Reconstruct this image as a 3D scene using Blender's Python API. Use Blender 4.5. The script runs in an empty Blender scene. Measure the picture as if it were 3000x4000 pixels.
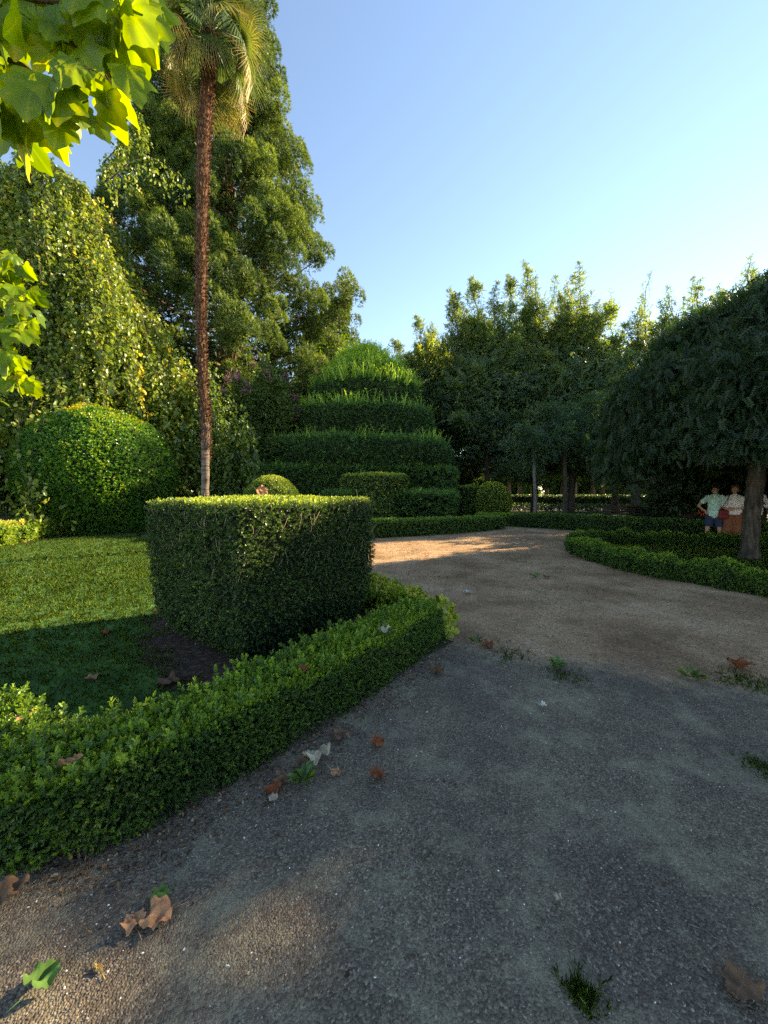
import bpy, math, random
import numpy as np
from mathutils import Vector, noise
R = math.radians
C = bpy.context.scene.collection
scene = bpy.context.scene

# ---------------------------------------------------------------- camera
CAMH, PITCH, FPX = 1.6, math.atan(80 / 1500), 1500.0
cam = bpy.data.cameras.new('camera')
cam.sensor_fit = 'HORIZONTAL'; cam.sensor_width = 36; cam.lens = 18
cam.clip_start = 0.05; cam.clip_end = 2000
camo = bpy.data.objects.new('camera', cam); C.objects.link(camo)
camo.location = (0, 0, CAMH); camo.rotation_euler = (math.pi / 2 - PITCH, 0, 0)
scene.camera = camo
# ---------------------------------------------------------------- sky, sun, exposure
SUN_AZ, SUN_EL = R(63), R(27)
world = bpy.data.worlds.new('World'); scene.world = world; world.use_nodes = True
nt = world.node_tree
sky = nt.nodes.new('ShaderNodeTexSky'); sky.sky_type = 'NISHITA'; sky.sun_disc = False
sky.sun_elevation = SUN_EL; sky.sun_rotation = SUN_AZ
sky.altitude = 200; sky.air_density = 1.0; sky.dust_density = 0.0; sky.ozone_density = 2.2
nt.links.new(sky.outputs[0], nt.nodes['Background'].inputs[0])
nt.nodes['Background'].inputs[1].default_value = 0.11
sun = bpy.data.lights.new('sun', 'SUN'); sun.energy = 5.0; sun.angle = R(0.5); sun.color = (1.0, 0.84, 0.58)
suno = bpy.data.objects.new('sun', sun); C.objects.link(suno)
sd = Vector((math.sin(SUN_AZ) * math.cos(SUN_EL), math.cos(SUN_AZ) * math.cos(SUN_EL), math.sin(SUN_EL)))
suno.rotation_euler = sd.to_track_quat('Z', 'Y').to_euler(); suno.location = (20, 20, 30)
vs = scene.view_settings
vs.view_transform = 'Standard'; vs.look = 'None'; vs.gamma = 1; vs.exposure = 1.85; vs.use_curve_mapping = False
vs.use_white_balance = True; vs.white_balance_temperature = 7600; vs.white_balance_tint = 10
scene.render.film_transparent = False
cy = scene.cycles
cy.max_bounces = 8; cy.diffuse_bounces = 5; cy.transmission_bounces = 5; cy.glossy_bounces = 2
cy.sample_clamp_indirect = 4; cy.use_denoising = False

# ---------------------------------------------------------------- pixel (3000x4000) -> world
def ray(px, py):
    dx = (px - 1500) / FPX; dz = -(py - 2000) / FPX
    return np.array([dx, math.cos(PITCH) + dz * math.sin(PITCH), -math.sin(PITCH) + dz * math.cos(PITCH)])
def P(px, py, D):
    r = ray(px, py); return np.array([0, 0, CAMH]) + r * (D / r[1])
def G(px, py, h=0.0):
    r = ray(px, py); return np.array([0, 0, CAMH]) + r * ((h - CAMH) / r[2])

# ---------------------------------------------------------------- mesh builder
class MB:
    def __init__(s): s.b = []; s.n = 0
    def add(s, V, F, tint=0.5, mat=0):
        V = np.asarray(V, np.float32).reshape(-1, 3); F = np.asarray(F, np.int32)
        if F.size == 0: return
        t = np.broadcast_to(np.asarray(tint, np.float32), (len(V),))
        s.b.append((V, F + s.n, t, mat)); s.n += len(V)
    def build(s, name, mats, parent=None, smooth=False, loc=None):
        V = np.concatenate([b[0] for b in s.b]); T = np.concatenate([b[2] for b in s.b])
        if loc is not None: V = V - np.asarray(loc, np.float32)
        lens = np.concatenate([np.full(len(b[1]), b[1].shape[1], np.int32) for b in s.b])
        loops = np.concatenate([b[1].ravel() for b in s.b])
        mi = np.concatenate([np.full(len(b[1]), b[3], np.int32) for b in s.b])
        me = bpy.data.meshes.new(name)
        me.vertices.add(len(V)); me.vertices.foreach_set('co', V.ravel())
        me.loops.add(len(loops)); me.loops.foreach_set('vertex_index', loops)
        me.polygons.add(len(lens))
        st = np.zeros(len(lens), np.int32); st[1:] = np.cumsum(lens)[:-1]
        me.polygons.foreach_set('loop_start', st); me.polygons.foreach_set('loop_total', lens)
        me.polygons.foreach_set('material_index', mi)
        if smooth: me.polygons.foreach_set('use_smooth', np.ones(len(lens), bool))
        a = me.attributes.new('tint', 'FLOAT', 'POINT'); a.data.foreach_set('value', T)
        for m in (mats if isinstance(mats, (list, tuple)) else [mats]): me.materials.append(m)
        me.update(calc_edges=True)
        o = bpy.data.objects.new(name, me); C.objects.link(o)
        if loc is not None: o.location = loc
        if parent is not None: o.parent = parent; 
        return o
def tag(o, label=None, cat=None, group=None, kind=None):
    if label: o['label'] = label
    if cat: o['category'] = cat
    if group: o['group'] = group
    if kind: o['kind'] = kind
    return o
def empty(name, loc, rz=0):
    o = bpy.data.objects.new(name, None); C.objects.link(o); o.location = tuple(loc); o.rotation_euler.z = rz
    o.empty_display_size = .2
    return o

# ---------------------------------------------------------------- materials
def newmat(name):
    m = bpy.data.materials.new(name); m.use_nodes = True
    nt = m.node_tree; b = nt.nodes['Principled BSDF']; return m, nt, b
def ramp(nt, src, cols, pos=None):
    r = nt.nodes.new('ShaderNodeValToRGB'); e = r.color_ramp.elements
    pos = pos or [i / (len(cols) - 1) for i in range(len(cols))]
    while len(e) < len(cols): e.new(0.5)
    for i, (p, c) in enumerate(zip(pos, cols)): e[i].position = p; e[i].color = (*c, 1)
    nt.links.new(src, r.inputs[0]); return r
def leafmat(name, cols, rough=.5, transl=.4, tcol=(1.5, 1.5, .5), spec=.4, pos=None):
    m, nt, b = newmat(name)
    at = nt.nodes.new('ShaderNodeAttribute'); at.attribute_name = 'tint'
    r = ramp(nt, at.outputs['Fac'], cols, pos)
    nt.links.new(r.outputs[0], b.inputs['Base Color']); b.inputs['Roughness'].default_value = rough
    b.inputs['Specular IOR Level'].default_value = spec
    mu = nt.nodes.new('ShaderNodeMix'); mu.data_type = 'RGBA'; mu.blend_type = 'MULTIPLY'; mu.inputs[0].default_value = 1
    mu.clamp_result = False
    nt.links.new(r.outputs[0], mu.inputs[6]); mu.inputs[7].default_value = (*tcol, 1)
    t = nt.nodes.new('ShaderNodeBsdfTranslucent'); nt.links.new(mu.outputs[2], t.inputs[0])
    mx = nt.nodes.new('ShaderNodeMixShader'); mx.inputs[0].default_value = transl
    nt.links.new(b.outputs[0], mx.inputs[1]); nt.links.new(t.outputs[0], mx.inputs[2])
    nt.links.new(mx.outputs[0], nt.nodes['Material Output'].inputs[0]); return m
def noisemat(name, cols, scale=8, detail=6, rough=.9, bump=.3, bscale=40, pos=None, stretch=(1, 1, 1), bdist=.02):
    m, nt, b = newmat(name)
    tc = nt.nodes.new('ShaderNodeTexCoord'); mp = nt.nodes.new('ShaderNodeMapping'); mp.inputs['Scale'].default_value = stretch
    nt.links.new(tc.outputs['Object'], mp.inputs[0])
    n = nt.nodes.new('ShaderNodeTexNoise'); n.inputs['Scale'].default_value = scale; n.inputs['Detail'].default_value = detail
    nt.links.new(mp.outputs[0], n.inputs[0])
    r = ramp(nt, n.outputs[0], cols, pos or [.3 + .4 * i / max(1, len(cols) - 1) for i in range(len(cols))])
    nt.links.new(r.outputs[0], b.inputs['Base Color']); b.inputs['Roughness'].default_value = rough
    b.inputs['Specular IOR Level'].default_value = .25
    n2 = nt.nodes.new('ShaderNodeTexNoise'); n2.inputs['Scale'].default_value = bscale; n2.inputs['Detail'].default_value = 5
    nt.links.new(mp.outputs[0], n2.inputs[0])
    bp = nt.nodes.new('ShaderNodeBump'); bp.inputs['Strength'].default_value = bump; bp.inputs['Distance'].default_value = bdist
    nt.links.new(n2.outputs[0], bp.inputs['Height']); nt.links.new(bp.outputs[0], b.inputs['Normal']); return m

M = {}
M['core'] = noisemat('inner_twigs', [(.006, .012, .005), (.02, .028, .012)], 30, 4, 1, .6, 60)
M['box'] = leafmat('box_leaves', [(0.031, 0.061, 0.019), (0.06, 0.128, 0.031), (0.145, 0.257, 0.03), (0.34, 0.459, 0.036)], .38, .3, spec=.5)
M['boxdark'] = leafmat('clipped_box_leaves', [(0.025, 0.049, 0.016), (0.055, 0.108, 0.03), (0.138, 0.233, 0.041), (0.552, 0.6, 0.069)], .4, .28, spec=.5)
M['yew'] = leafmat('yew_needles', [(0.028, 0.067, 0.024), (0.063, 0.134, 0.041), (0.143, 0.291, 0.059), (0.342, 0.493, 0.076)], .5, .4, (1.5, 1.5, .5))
M['globe'] = leafmat('laurel_leaves', [(0.028, 0.082, 0.014), (0.057, 0.163, 0.019), (0.128, 0.299, 0.019), (0.599, 0.49, 0.029)], .38, .3, spec=.5)
M['euon'] = leafmat('variegated_leaves', [(0.078, 0.168, 0.02), (0.182, 0.288, 0.03), (0.39, 0.432, 0.06), (0.585, 0.54, 0.14)], .4, .35, spec=.45)
M['birch'] = leafmat('birch_leaves', [(0.056, 0.103, 0.022), (0.16, 0.236, 0.036), (0.355, 0.394, 0.072), (0.842, 0.598, 0.084)], .42, .38, (1.6, 1.5, .6), spec=.7, pos=[0, .4, .8, 1])
M['sequoia'] = leafmat('sequoia_foliage', [(0.028, 0.055, 0.026), (0.058, 0.109, 0.036), (0.185, 0.26, 0.041), (0.428, 0.47, 0.036)], .6, .28, (1.7, 1.6, .5))
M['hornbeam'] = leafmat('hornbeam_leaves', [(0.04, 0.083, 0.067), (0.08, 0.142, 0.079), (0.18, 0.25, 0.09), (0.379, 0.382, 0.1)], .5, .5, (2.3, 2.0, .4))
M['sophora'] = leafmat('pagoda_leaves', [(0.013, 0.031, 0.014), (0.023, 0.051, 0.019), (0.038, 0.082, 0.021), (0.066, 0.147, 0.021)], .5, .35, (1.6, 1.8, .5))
M['tulip'] = leafmat('broad_leaves', [(0.051, 0.104, 0.01), (0.103, 0.198, 0.012), (0.184, 0.3, 0.016), (0.39, 0.375, 0.032)], .4, .55, (2.1, 1.7, .3), spec=.35)
M['palm'] = leafmat('palm_leaves', [(.03, .07, .025), (.08, .14, .045), (.24, .23, .07), (.50, .30, .10)], .45, .35, (1.4, 1.3, .5), pos=[0, .45, .75, 1])
M['back'] = leafmat('distant_leaves', [(0.026, 0.054, 0.018), (0.052, 0.108, 0.022), (0.104, 0.18, 0.03), (0.208, 0.264, 0.04)], .5, .5, (2.2, 1.9, .4))
M['myrtle'] = leafmat('myrtle_leaves', [(0.042, 0.075, 0.024), (0.084, 0.15, 0.036), (0.14, 0.21, 0.048), (0.21, 0.255, 0.06)], .5, .4)
M['pink'] = leafmat('pink_blossom', [(.35, .10, .25), (.5, .2, .38)], .6, .4, (1.2, 1, 1.2))
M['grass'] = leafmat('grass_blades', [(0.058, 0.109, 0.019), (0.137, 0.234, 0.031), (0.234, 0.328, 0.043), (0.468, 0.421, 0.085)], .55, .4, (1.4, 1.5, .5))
M['litter'] = leafmat('dry_litter', [(.04, .025, .015), (.10, .06, .035), (.22, .13, .07), (.45, .36, .24)], .8, .1, (1, 1, 1), spec=.2)
M['stone'] = leafmat('pebbles', [(.08, .07, .062), (.17, .15, .135), (.33, .30, .26), (.75, .70, .62)], .75, 0.0, (1, 1, 1), spec=.3, pos=[0, .5, .88, 1])
M['bark'] = noisemat('grey_brown_bark', [(.03, .024, .018), (.075, .06, .045), (.13, .11, .085)], 6, 8, .95, .8, 14, stretch=(3, 3, .6), bdist=.05)
M['barkred'] = noisemat('red_bark', [(.10, .045, .025), (.22, .11, .07), (.32, .2, .14)], 4, 8, .95, .8, 10, stretch=(3, 3, .4), bdist=.08)
M['barkpale'] = noisemat('pale_bark', [(.06, .055, .05), (.13, .12, .105), (.22, .2, .18)], 10, 8, .9, .5, 20, stretch=(2, 2, 1))
M['twig'] = noisemat('twig_bark', [(.05, .035, .02), (.14, .10, .06)], 20, 4, .9, .3, 60)
M['fibre'] = leafmat('palm_trunk_fibre', [(.04, .018, .010), (.12, .058, .032), (.25, .145, .085), (.48, .36, .24)], .9, .1, (1, 1, 1), spec=.15)
M['soil'] = noisemat('dark_soil', [(.02, .013, .009), (.05, .032, .022), (.13, .09, .06)], 25, 8, 1, .9, 80)
M['lawnbase'] = noisemat('lawn_soil', [(.018, .05, .012), (.04, .11, .02), (.07, .16, .03)], 3, 8, .95, .8, 60)
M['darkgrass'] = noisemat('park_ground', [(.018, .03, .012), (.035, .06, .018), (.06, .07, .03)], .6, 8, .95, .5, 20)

def ground_mat():
    m, nt, b = newmat('gravel_and_dry_turf'); L = nt.links; N = nt.nodes
    g = N.new('ShaderNodeNewGeometry')
    def noise_(s, d=6, r=.6):
        n = N.new('ShaderNodeTexNoise'); n.inputs['Scale'].default_value = s; n.inputs['Detail'].default_value = d
        n.inputs['Roughness'].default_value = r; L.new(g.outputs['Position'], n.inputs[0]); return n
    def math_(op, a, b_, c=None):
        n = N.new('ShaderNodeMath'); n.operation = op
        for i, v in enumerate([a, b_, c]):
            if v is None: continue
            if isinstance(v, (int, float)): n.inputs[i].default_value = v
            else: L.new(v, n.inputs[i])
        return n.outputs[0]
    def mix(f, a, b_, mode='MIX'):
        n = N.new('ShaderNodeMix'); n.data_type = 'RGBA'; n.blend_type = mode
        for i, v in ((0, f), (6, a), (7, b_)):
            if isinstance(v, (int, float)): n.inputs[i].default_value = v
            elif isinstance(v, tuple): n.inputs[i].default_value = (*v, 1)
            else: L.new(v, n.inputs[i])
        return n.outputs[2]
    sep = N.new('ShaderNodeSeparateXYZ'); L.new(g.outputs['Position'], sep.inputs[0])
    # gravel
    v = N.new('ShaderNodeTexVoronoi'); v.inputs['Scale'].default_value = 130; L.new(g.outputs['Position'], v.inputs[0])
    grain = ramp(nt, v.outputs['Color'], [(.07, .058, .05), (.14, .12, .105), (.225, .20, .175), (.42, .38, .33)], [0, .45, .8, 1])
    dust = ramp(nt, noise_(2.6, 12, .74).outputs[0], [(0, 0, 0), (1, 1, 1)], [.49, .66])
    fine = noise_(90, 4, .7)
    dustc = ramp(nt, fine.outputs[0], [(.23, .225, .18), (.40, .385, .31)], [.3, .7])
    dark = ramp(nt, noise_(1.1, 5, .6).outputs[0], [(.74, .72, .74), (1.12, 1.1, 1.06)], [.35, .65])
    gravel = mix(math_('MULTIPLY', dust.outputs[0], .8), grain.outputs[0], dustc.outputs[0])
    gravel = mix(1.0, gravel, dark.outputs[0], 'MULTIPLY'); gravel = mix(1.0, gravel, (1.10, 1.03, .86), 'MULTIPLY')
    # dry turf / earth
    e1 = ramp(nt, noise_(.9, 9, .65).outputs[0], [(.24, .14, .075), (.41, .26, .15), (.54, .375, .23)], [.35, .52, .68])
    e2 = ramp(nt, noise_(28, 6, .75).outputs[0], [(.40, .37, .33), (1, 1, 1), (1.45, 1.4, 1.3)], [.32, .5, .68])
    earth = mix(1.0, e1.outputs[0], e2.outputs[0], 'MULTIPLY')
    gm = ramp(nt, noise_(2.3, 8, .7).outputs[0], [(0, 0, 0), (1, 1, 1)], [.53, .66])
    earth = mix(math_('MULTIPLY', gm.outputs[0], .5), earth, (.10, .11, .04))
    # where the gravel ends
    edge = math_('ADD', sep.outputs[1], math_('MULTIPLY', sep.outputs[0], .37))
    edge = math_('ADD', edge, math_('MULTIPLY', math_('SUBTRACT', noise_(1.7, 8, .6).outputs[0], .5), 1.5))
    edge = math_('ADD', edge, math_('MULTIPLY', math_('SUBTRACT', noise_(9, 7, .75).outputs[0], .5), 1.3))
    mr = N.new('ShaderNodeMapRange'); L.new(edge, mr.inputs[0]); mr.inputs[1].default_value = 3.9; mr.inputs[2].default_value = 4.5
    col = mix(mr.outputs[0], gravel, earth)
    L.new(col, b.inputs['Base Color']); b.inputs['Roughness'].default_value = .92; b.inputs['Specular IOR Level'].default_value = .25
    h = math_('ADD', math_('MULTIPLY', v.outputs['Distance'], -1.2), fine.outputs[0])
    h = math_('ADD', h, math_('MULTIPLY', noise_(22, 5, .6).outputs[0], 1.5))
    bp = N.new('ShaderNodeBump'); bp.inputs['Strength'].default_value = .9; bp.inputs['Distance'].default_value = .008
    L.new(h, bp.inputs['Height']); L.new(bp.outputs[0], b.inputs['Normal'])
    return m
M['ground'] = ground_mat()

# ---------------------------------------------------------------- leaf prototypes: (V, F, tint offset)
def join_protos(ps):
    V, F, T, n = [], [], [], 0
    for v, f, t in ps:
        V.append(v); F.append(f + n); T.append(np.broadcast_to(t, (len(v),))); n += len(v)
    return np.concatenate(V), np.concatenate(F), np.concatenate(T)
def rotm(ax, a):
    c, s = math.cos(a), math.sin(a)
    if ax == 'x': return np.array([[1, 0, 0], [0, c, -s], [0, s, c]])
    if ax == 'y': return np.array([[c, 0, s], [0, 1, 0], [-s, 0, c]])
    return np.array([[c, -s, 0], [s, c, 0], [0, 0, 1]])
def leaf1(L, W, lift=.12):      # one quad along +X
    return np.array([[0, 0, 0], [.45 * L, W / 2, lift * W], [L, 0, 0], [.45 * L, -W / 2, lift * W]]), np.array([[0, 3, 2, 1]]), 0.0
def leaf2(L, W, lift=.25):      # rounder leaf, folded along the midrib
    v = np.array([[0, 0, 0], [.25 * L, .42 * W, lift * W], [.7 * L, .42 * W, lift * W], [L, 0, 0], [.7 * L, -.42 * W, lift * W], [.25 * L, -.42 * W, lift * W]])
    return v, np.array([[0, 5, 4, 3], [0, 3, 2, 1]]), 0.0
def sprig(rng, pairs, L, W, stem, ang=45, leaf=leaf1, stemw=.0):
    ps = []
    for i in range(pairs):
        z = stem * (i + .4) / pairs
        for k in range(2):
            v, f, t = leaf(L * rng.uniform(.8, 1.15), W * rng.uniform(.85, 1.1))
            a = R(ang + rng.uniform(-18, 18) + 12 * i / pairs)
            v = v @ rotm('y', -a).T @ rotm('z', math.pi * k + (i % 2) * math.pi / 2 + rng.uniform(-.5, .5)).T + [0, 0, z]
            ps.append((v, f, rng.uniform(-.08, .08) + .14 * (i / pairs - .5)))
    for k in range(2):
        v, f, t = leaf(L * .8, W * .8)
        v = v @ rotm('y', -R(72)).T @ rotm('z', math.pi * k + rng.uniform(0, 3)).T + [0, 0, stem]
        ps.append((v, f, .12))
    return join_protos(ps)
def basis(N, rng, jit):
    N = N + rng.normal(0, jit, N.shape); N /= np.linalg.norm(N, axis=1, keepdims=True) + 1e-9
    A = rng.normal(0, 1, N.shape); X = np.cross(A, N); X /= np.linalg.norm(X, axis=1, keepdims=True) + 1e-9
    Y = np.cross(N, X); return np.stack([X, Y, N], axis=2)
def scatter(mb, protos, Pt, Nm, rng, s=(.8, 1.2), jit=.35, tint=.4, tvar=.18, mat=0, B=None):
    Pt = np.asarray(Pt, np.float64); n = len(Pt)
    if n == 0: return
    if B is None: B = basis(np.asarray(Nm, np.float64), rng, jit)
    S = rng.uniform(s[0], s[1], n); tint = np.broadcast_to(np.asarray(tint, float), (n,)) + rng.normal(0, tvar, n)
    which = rng.integers(0, len(protos), n)
    for k, (v, f, t) in enumerate(protos):
        idx = np.nonzero(which == k)[0]
        if len(idx) == 0: continue
        V = np.einsum('nij,vj->nvi', B[idx], v) * S[idx][:, None, None] + Pt[idx][:, None, :]
        F = f[None] + (np.arange(len(idx)) * len(v))[:, None, None]
        T = np.clip(tint[idx][:, None] + np.broadcast_to(t, (len(v),))[None], 0, 1)
        mb.add(V.reshape(-1, 3), F.reshape(-1, f.shape[1]), T.ravel(), mat)
def sample(V, F, n, rng, keep=None):
    V = np.asarray(V, np.float64); tri = np.concatenate([F[:, [0, 1, 2]], F[:, [0, 2, 3]]]) if F.shape[1] == 4 else F
    a, b, c = V[tri[:, 0]], V[tri[:, 1]], V[tri[:, 2]]; cr = np.cross(b - a, c - a); A = np.linalg.norm(cr, axis=1) / 2
    if keep is not None:
        A = A * keep(((a + b + c) / 3), cr / (2 * A[:, None] + 1e-12))
    tot = A.sum(); i = rng.choice(len(tri), n, p=A / tot)
    u, v = rng.random(n), rng.random(n); fl = u + v > 1; u[fl], v[fl] = 1 - u[fl], 1 - v[fl]
    p = a[i] + (b[i] - a[i]) * u[:, None] + (c[i] - a[i]) * v[:, None]
    nn = cr[i] / (np.linalg.norm(cr[i], axis=1, keepdims=True) + 1e-12); return p, nn
def area(V, F):
    V = np.asarray(V); a, b, c, d = (V[F[:, i]] for i in range(4))
    return (np.linalg.norm(np.cross(b - a, c - a), axis=1).sum() + np.linalg.norm(np.cross(c - a, d - a), axis=1).sum()) / 2
def fbm(V, sc, seed=0.):
    return np.array([noise.fractal(Vector((p[0] * sc + seed, p[1] * sc, p[2] * sc)), 1.0, 2.0, 3) for p in V])
def grid_faces(nu, nv, wrap=True):
    F = []
    for j in range(nv - 1):
        for i in range(nu if wrap else nu - 1):
            a = j * nu + i; b = j * nu + (i + 1) % nu; F.append((a, b, b + nu, a + nu))
    return np.array(F, np.int32)
def drum(center, rx, ry, prof, p=2.0, rot=0.0, nth=96, lump=.0, lsc=1., seed=0.):
    """closed superellipse body; prof = [(z, scale)] from bottom to top, densified"""
    pr = []
    for (z0, s0), (z1, s1) in zip(prof[:-1], prof[1:]):
        k = max(1, int(math.hypot(z1 - z0, (s1 - s0) * max(rx, ry)) / (max(rx, ry) * .12)))
        for i in range(k): pr.append((z0 + (z1 - z0) * i / k, s0 + (s1 - s0) * i / k))
    pr.append(prof[-1])
    th = np.linspace(0, 2 * math.pi, nth, endpoint=False)
    r = (np.abs(np.cos(th) / rx) ** p + np.abs(np.sin(th) / ry) ** p) ** (-1 / p)
    x, y = r * np.cos(th), r * np.sin(th)
    V = np.concatenate([np.stack([x * s, y * s, np.full(nth, z)], 1) for z, s in pr])
    if lump:
        n = fbm(V, lsc, seed); d = V - np.array([0, 0, (prof[0][0] + prof[-1][0]) / 2]); d /= np.linalg.norm(d, axis=1, keepdims=True) + 1e-9
        V = V + d * (n * lump)[:, None]
    V = V @ rotm('z', rot).T + np.asarray(center)
    return V, grid_faces(nth, len(pr))
def tube(pts, rad, seg=10, cap=True, noise_amt=0., seed=0.):
    pts = np.asarray(pts, float); n = len(pts); rad = np.broadcast_to(rad, (n,)) if np.ndim(rad) == 0 else np.asarray(rad)
    T = np.gradient(pts, axis=0) if n > 2 else np.repeat((pts[1:] - pts[:1]), 2, 0)
    T /= np.linalg.norm(T, axis=1, keepdims=True) + 1e-9
    up = np.array([0, 0, 1.]) if abs(T[0][2]) < .9 else np.array([1., 0, 0])
    V = []
    X = np.cross(T[0], up); X /= np.linalg.norm(X)
    a = np.linspace(0, 2 * math.pi, seg, endpoint=False)
    for i in range(n):
        X = X - T[i] * X.dot(T[i]); X /= np.linalg.norm(X) + 1e-9; Y = np.cross(T[i], X)
        rr = rad[i] * (1 + noise_amt * np.array([noise.noise(Vector((math.cos(q) * 2 + seed, math.sin(q) * 2, i * .7))) for q in a])) if noise_amt else rad[i] * np.ones(seg)
        V.append(pts[i] + np.outer(np.cos(a) * rr, X) + np.outer(np.sin(a) * rr, Y))
    if cap:
        V = [np.repeat(pts[:1], seg, 0)] + V + [np.repeat(pts[-1:], seg, 0)]
    V = np.concatenate(V); return V, grid_faces(seg, len(V) // seg)[:, ::-1]
def smoothpath(pts, k=6):
    pts = [np.asarray(p, float) for p in pts]; pp = [2 * pts[0] - pts[1]] + pts + [2 * pts[-1] - pts[-2]]; out = []
    for i in range(1, len(pp) - 2):
        a, b, c, d = pp[i - 1], pp[i], pp[i + 1], pp[i + 2]
        for j in range(k):
            t = j / k; out.append(.5 * ((2 * b) + (-a + c) * t + (2 * a - 5 * b + 4 * c - d) * t * t + (-a + 3 * b - 3 * c + d) * t ** 3))
    out.append(pts[-1]); return np.array(out)
def strip(path, w, h, k=8, lump=.03, seed=0., round_=.06, end=True):
    """hedge body along a 2-D path: rounded box cross-section"""
    p = smoothpath([(a[0], a[1], 0) for a in path], k)[:, :2]; n = len(p)
    w = np.broadcast_to(w, (n,)) if np.ndim(w) == 0 else np.interp(np.linspace(0, 1, n), np.linspace(0, 1, len(w)), w)
    h = np.broadcast_to(h, (n,)) if np.ndim(h) == 0 else np.interp(np.linspace(0, 1, n), np.linspace(0, 1, len(h)), h)
    T = np.gradient(p, axis=0); T /= np.linalg.norm(T, axis=1, keepdims=True); Nn = np.stack([-T[:, 1], T[:, 0]], 1)
    r = round_
    cs = [(-.46, 0.02), (-.5, .12), (-.5, .5), (-.5, .8), (-.5, 1 - r * 2), (-.5 + r * .4, 1 - r * .5), (-.5 + r * 1.4, 1), (-.25, 1), (0, 1.01), (.25, 1), (.5 - r * 1.4, 1), (.5 - r * .4, 1 - r * .5), (.5, 1 - r * 2), (.5, .8), (.5, .5), (.5, .12), (.46, .02)]
    m = len(cs); rings = []
    for i in range(n):
        rings.append(np.array([[p[i][0] + Nn[i][0] * c[0] * w[i], p[i][1] + Nn[i][1] * c[0] * w[i], c[1] * h[i]] for c in cs]))
    if end:
        def endc(i): return np.array([[p[i][0] + Nn[i][0] * c[0] * w[i] * .6, p[i][1] + Nn[i][1] * c[0] * w[i] * .6, c[1] * h[i] * .5 + .2 * h[i]] for c in cs])
        rings = [endc(0)] + rings + [endc(n - 1)]
    V = np.concatenate(rings)
    F = grid_faces(m, len(rings), wrap=False)
    if lump: V = V + fbm(V, 2.2, seed)[:, None] * lump * np.array([1, 1, 1.])
    return V, F
def outward(V, F, c):
    """flip faces so that normals look away from the spine/centre on average"""
    a, b, d = V[F[:, 0]], V[F[:, 1]], V[F[:, 2]]; n = np.cross(b - a, d - a); m = (a + d) / 2 - c
    return F if (n * m).sum() > 0 else F[:, ::-1]
def clipped(name, V, F, protos, density, mats, seed, inset=.04, tint=.35, fresh=.35, jit=.4, s=(.8, 1.2), keep=None, tvar=.15, extra=None, centre=None, loc=None, parent=None, patch=None, up=0.):
    rng = np.random.default_rng(seed); V = np.asarray(V, float)
    cen = V.mean(0) if centre is None else np.asarray(centre)
    mb = MB()
    F = outward(V, F, cen)
    # body set a little inside the leaves
    a = np.zeros_like(V)
    fn = np.cross(V[F[:, 1]] - V[F[:, 0]], V[F[:, 2]] - V[F[:, 0]])
    for k in range(4): np.add.at(a, F[:, k], fn)
    a /= np.linalg.norm(a, axis=1, keepdims=True) + 1e-9
    mb.add(V - a * inset, F, .3, 1)
    n = int(area(V, F) * density); p, nn = sample(V, F, n, rng, keep)
    p = p - nn * rng.uniform(0, inset * .9, n)[:, None]
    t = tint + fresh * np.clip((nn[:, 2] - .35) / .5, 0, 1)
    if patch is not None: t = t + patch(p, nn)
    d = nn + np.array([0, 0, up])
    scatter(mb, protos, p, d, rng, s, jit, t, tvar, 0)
    if extra: extra(mb, rng, V, F)
    o = mb.build(name, mats, parent, loc=loc); return o

rng0 = np.random.default_rng(5)
PR_BOX = [sprig(rng0, 4, .020, .011, .045, 40, leaf2) for _ in range(5)]
PR_BOXS = [sprig(rng0, 3, .024, .014, .035, 40, leaf1) for _ in range(5)]
PR_EUON = [sprig(rng0, 3, .042, .028, .06, 35, leaf2) for _ in range(4)]
PR_MID = [sprig(rng0, 2, .065, .038, .06, 35, leaf1) for _ in range(5)]
PR_BALL = [sprig(rng0, 3, .035, .018, .05, 45, leaf1) for _ in range(4)]
PR_FINE = [sprig(rng0, 2, .05, .022, .05, 40, leaf1) for _ in range(4)]
def yewshoot(rng, L):
    ps = []
    for i in range(4):
        v, f, t = leaf1(L * rng.uniform(.5, .9), L * .13)
        v = v @ rotm('y', -R(rng.uniform(35, 75))).T @ rotm('z', rng.uniform(0, 6.28)).T + [0, 0, L * .12 * i]
        ps.append((v, f, rng.uniform(-.1, .15)))
    return join_protos(ps)
PR_YEW = [yewshoot(rng0, .24) for _ in range(5)]
def longshoot(rng, L):   # arching upright shoot of the last year's growth
    ps = []; bend = rng.uniform(.1, .5); x = 0; z = 0; a = 0
    for i in range(4):
        a += bend * .5; l = L / 4; x2, z2 = x + math.sin(a) * l, z + math.cos(a) * l; w = L * .07 * (1 - i * .2)
        ps.append((np.array([[x, -w, z], [x2, -w * .8, z2], [x2, w * .8, z2], [x, w, z]]), np.array([[0, 1, 2, 3]]), .1 * i))
        for k in (-1, 1):
            v, f, t = leaf1(L * .2, L * .05); v = v @ rotm('y', -R(50)).T @ rotm('z', k * 1.5 + rng.uniform(-.5, .5)).T + [x2, 0, z2]; ps.append((v, f, .1 * i))
        x, z = x2, z2
    return join_protos(ps)
PR_LONG = [longshoot(rng0, .55) for _ in range(6)]

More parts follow.
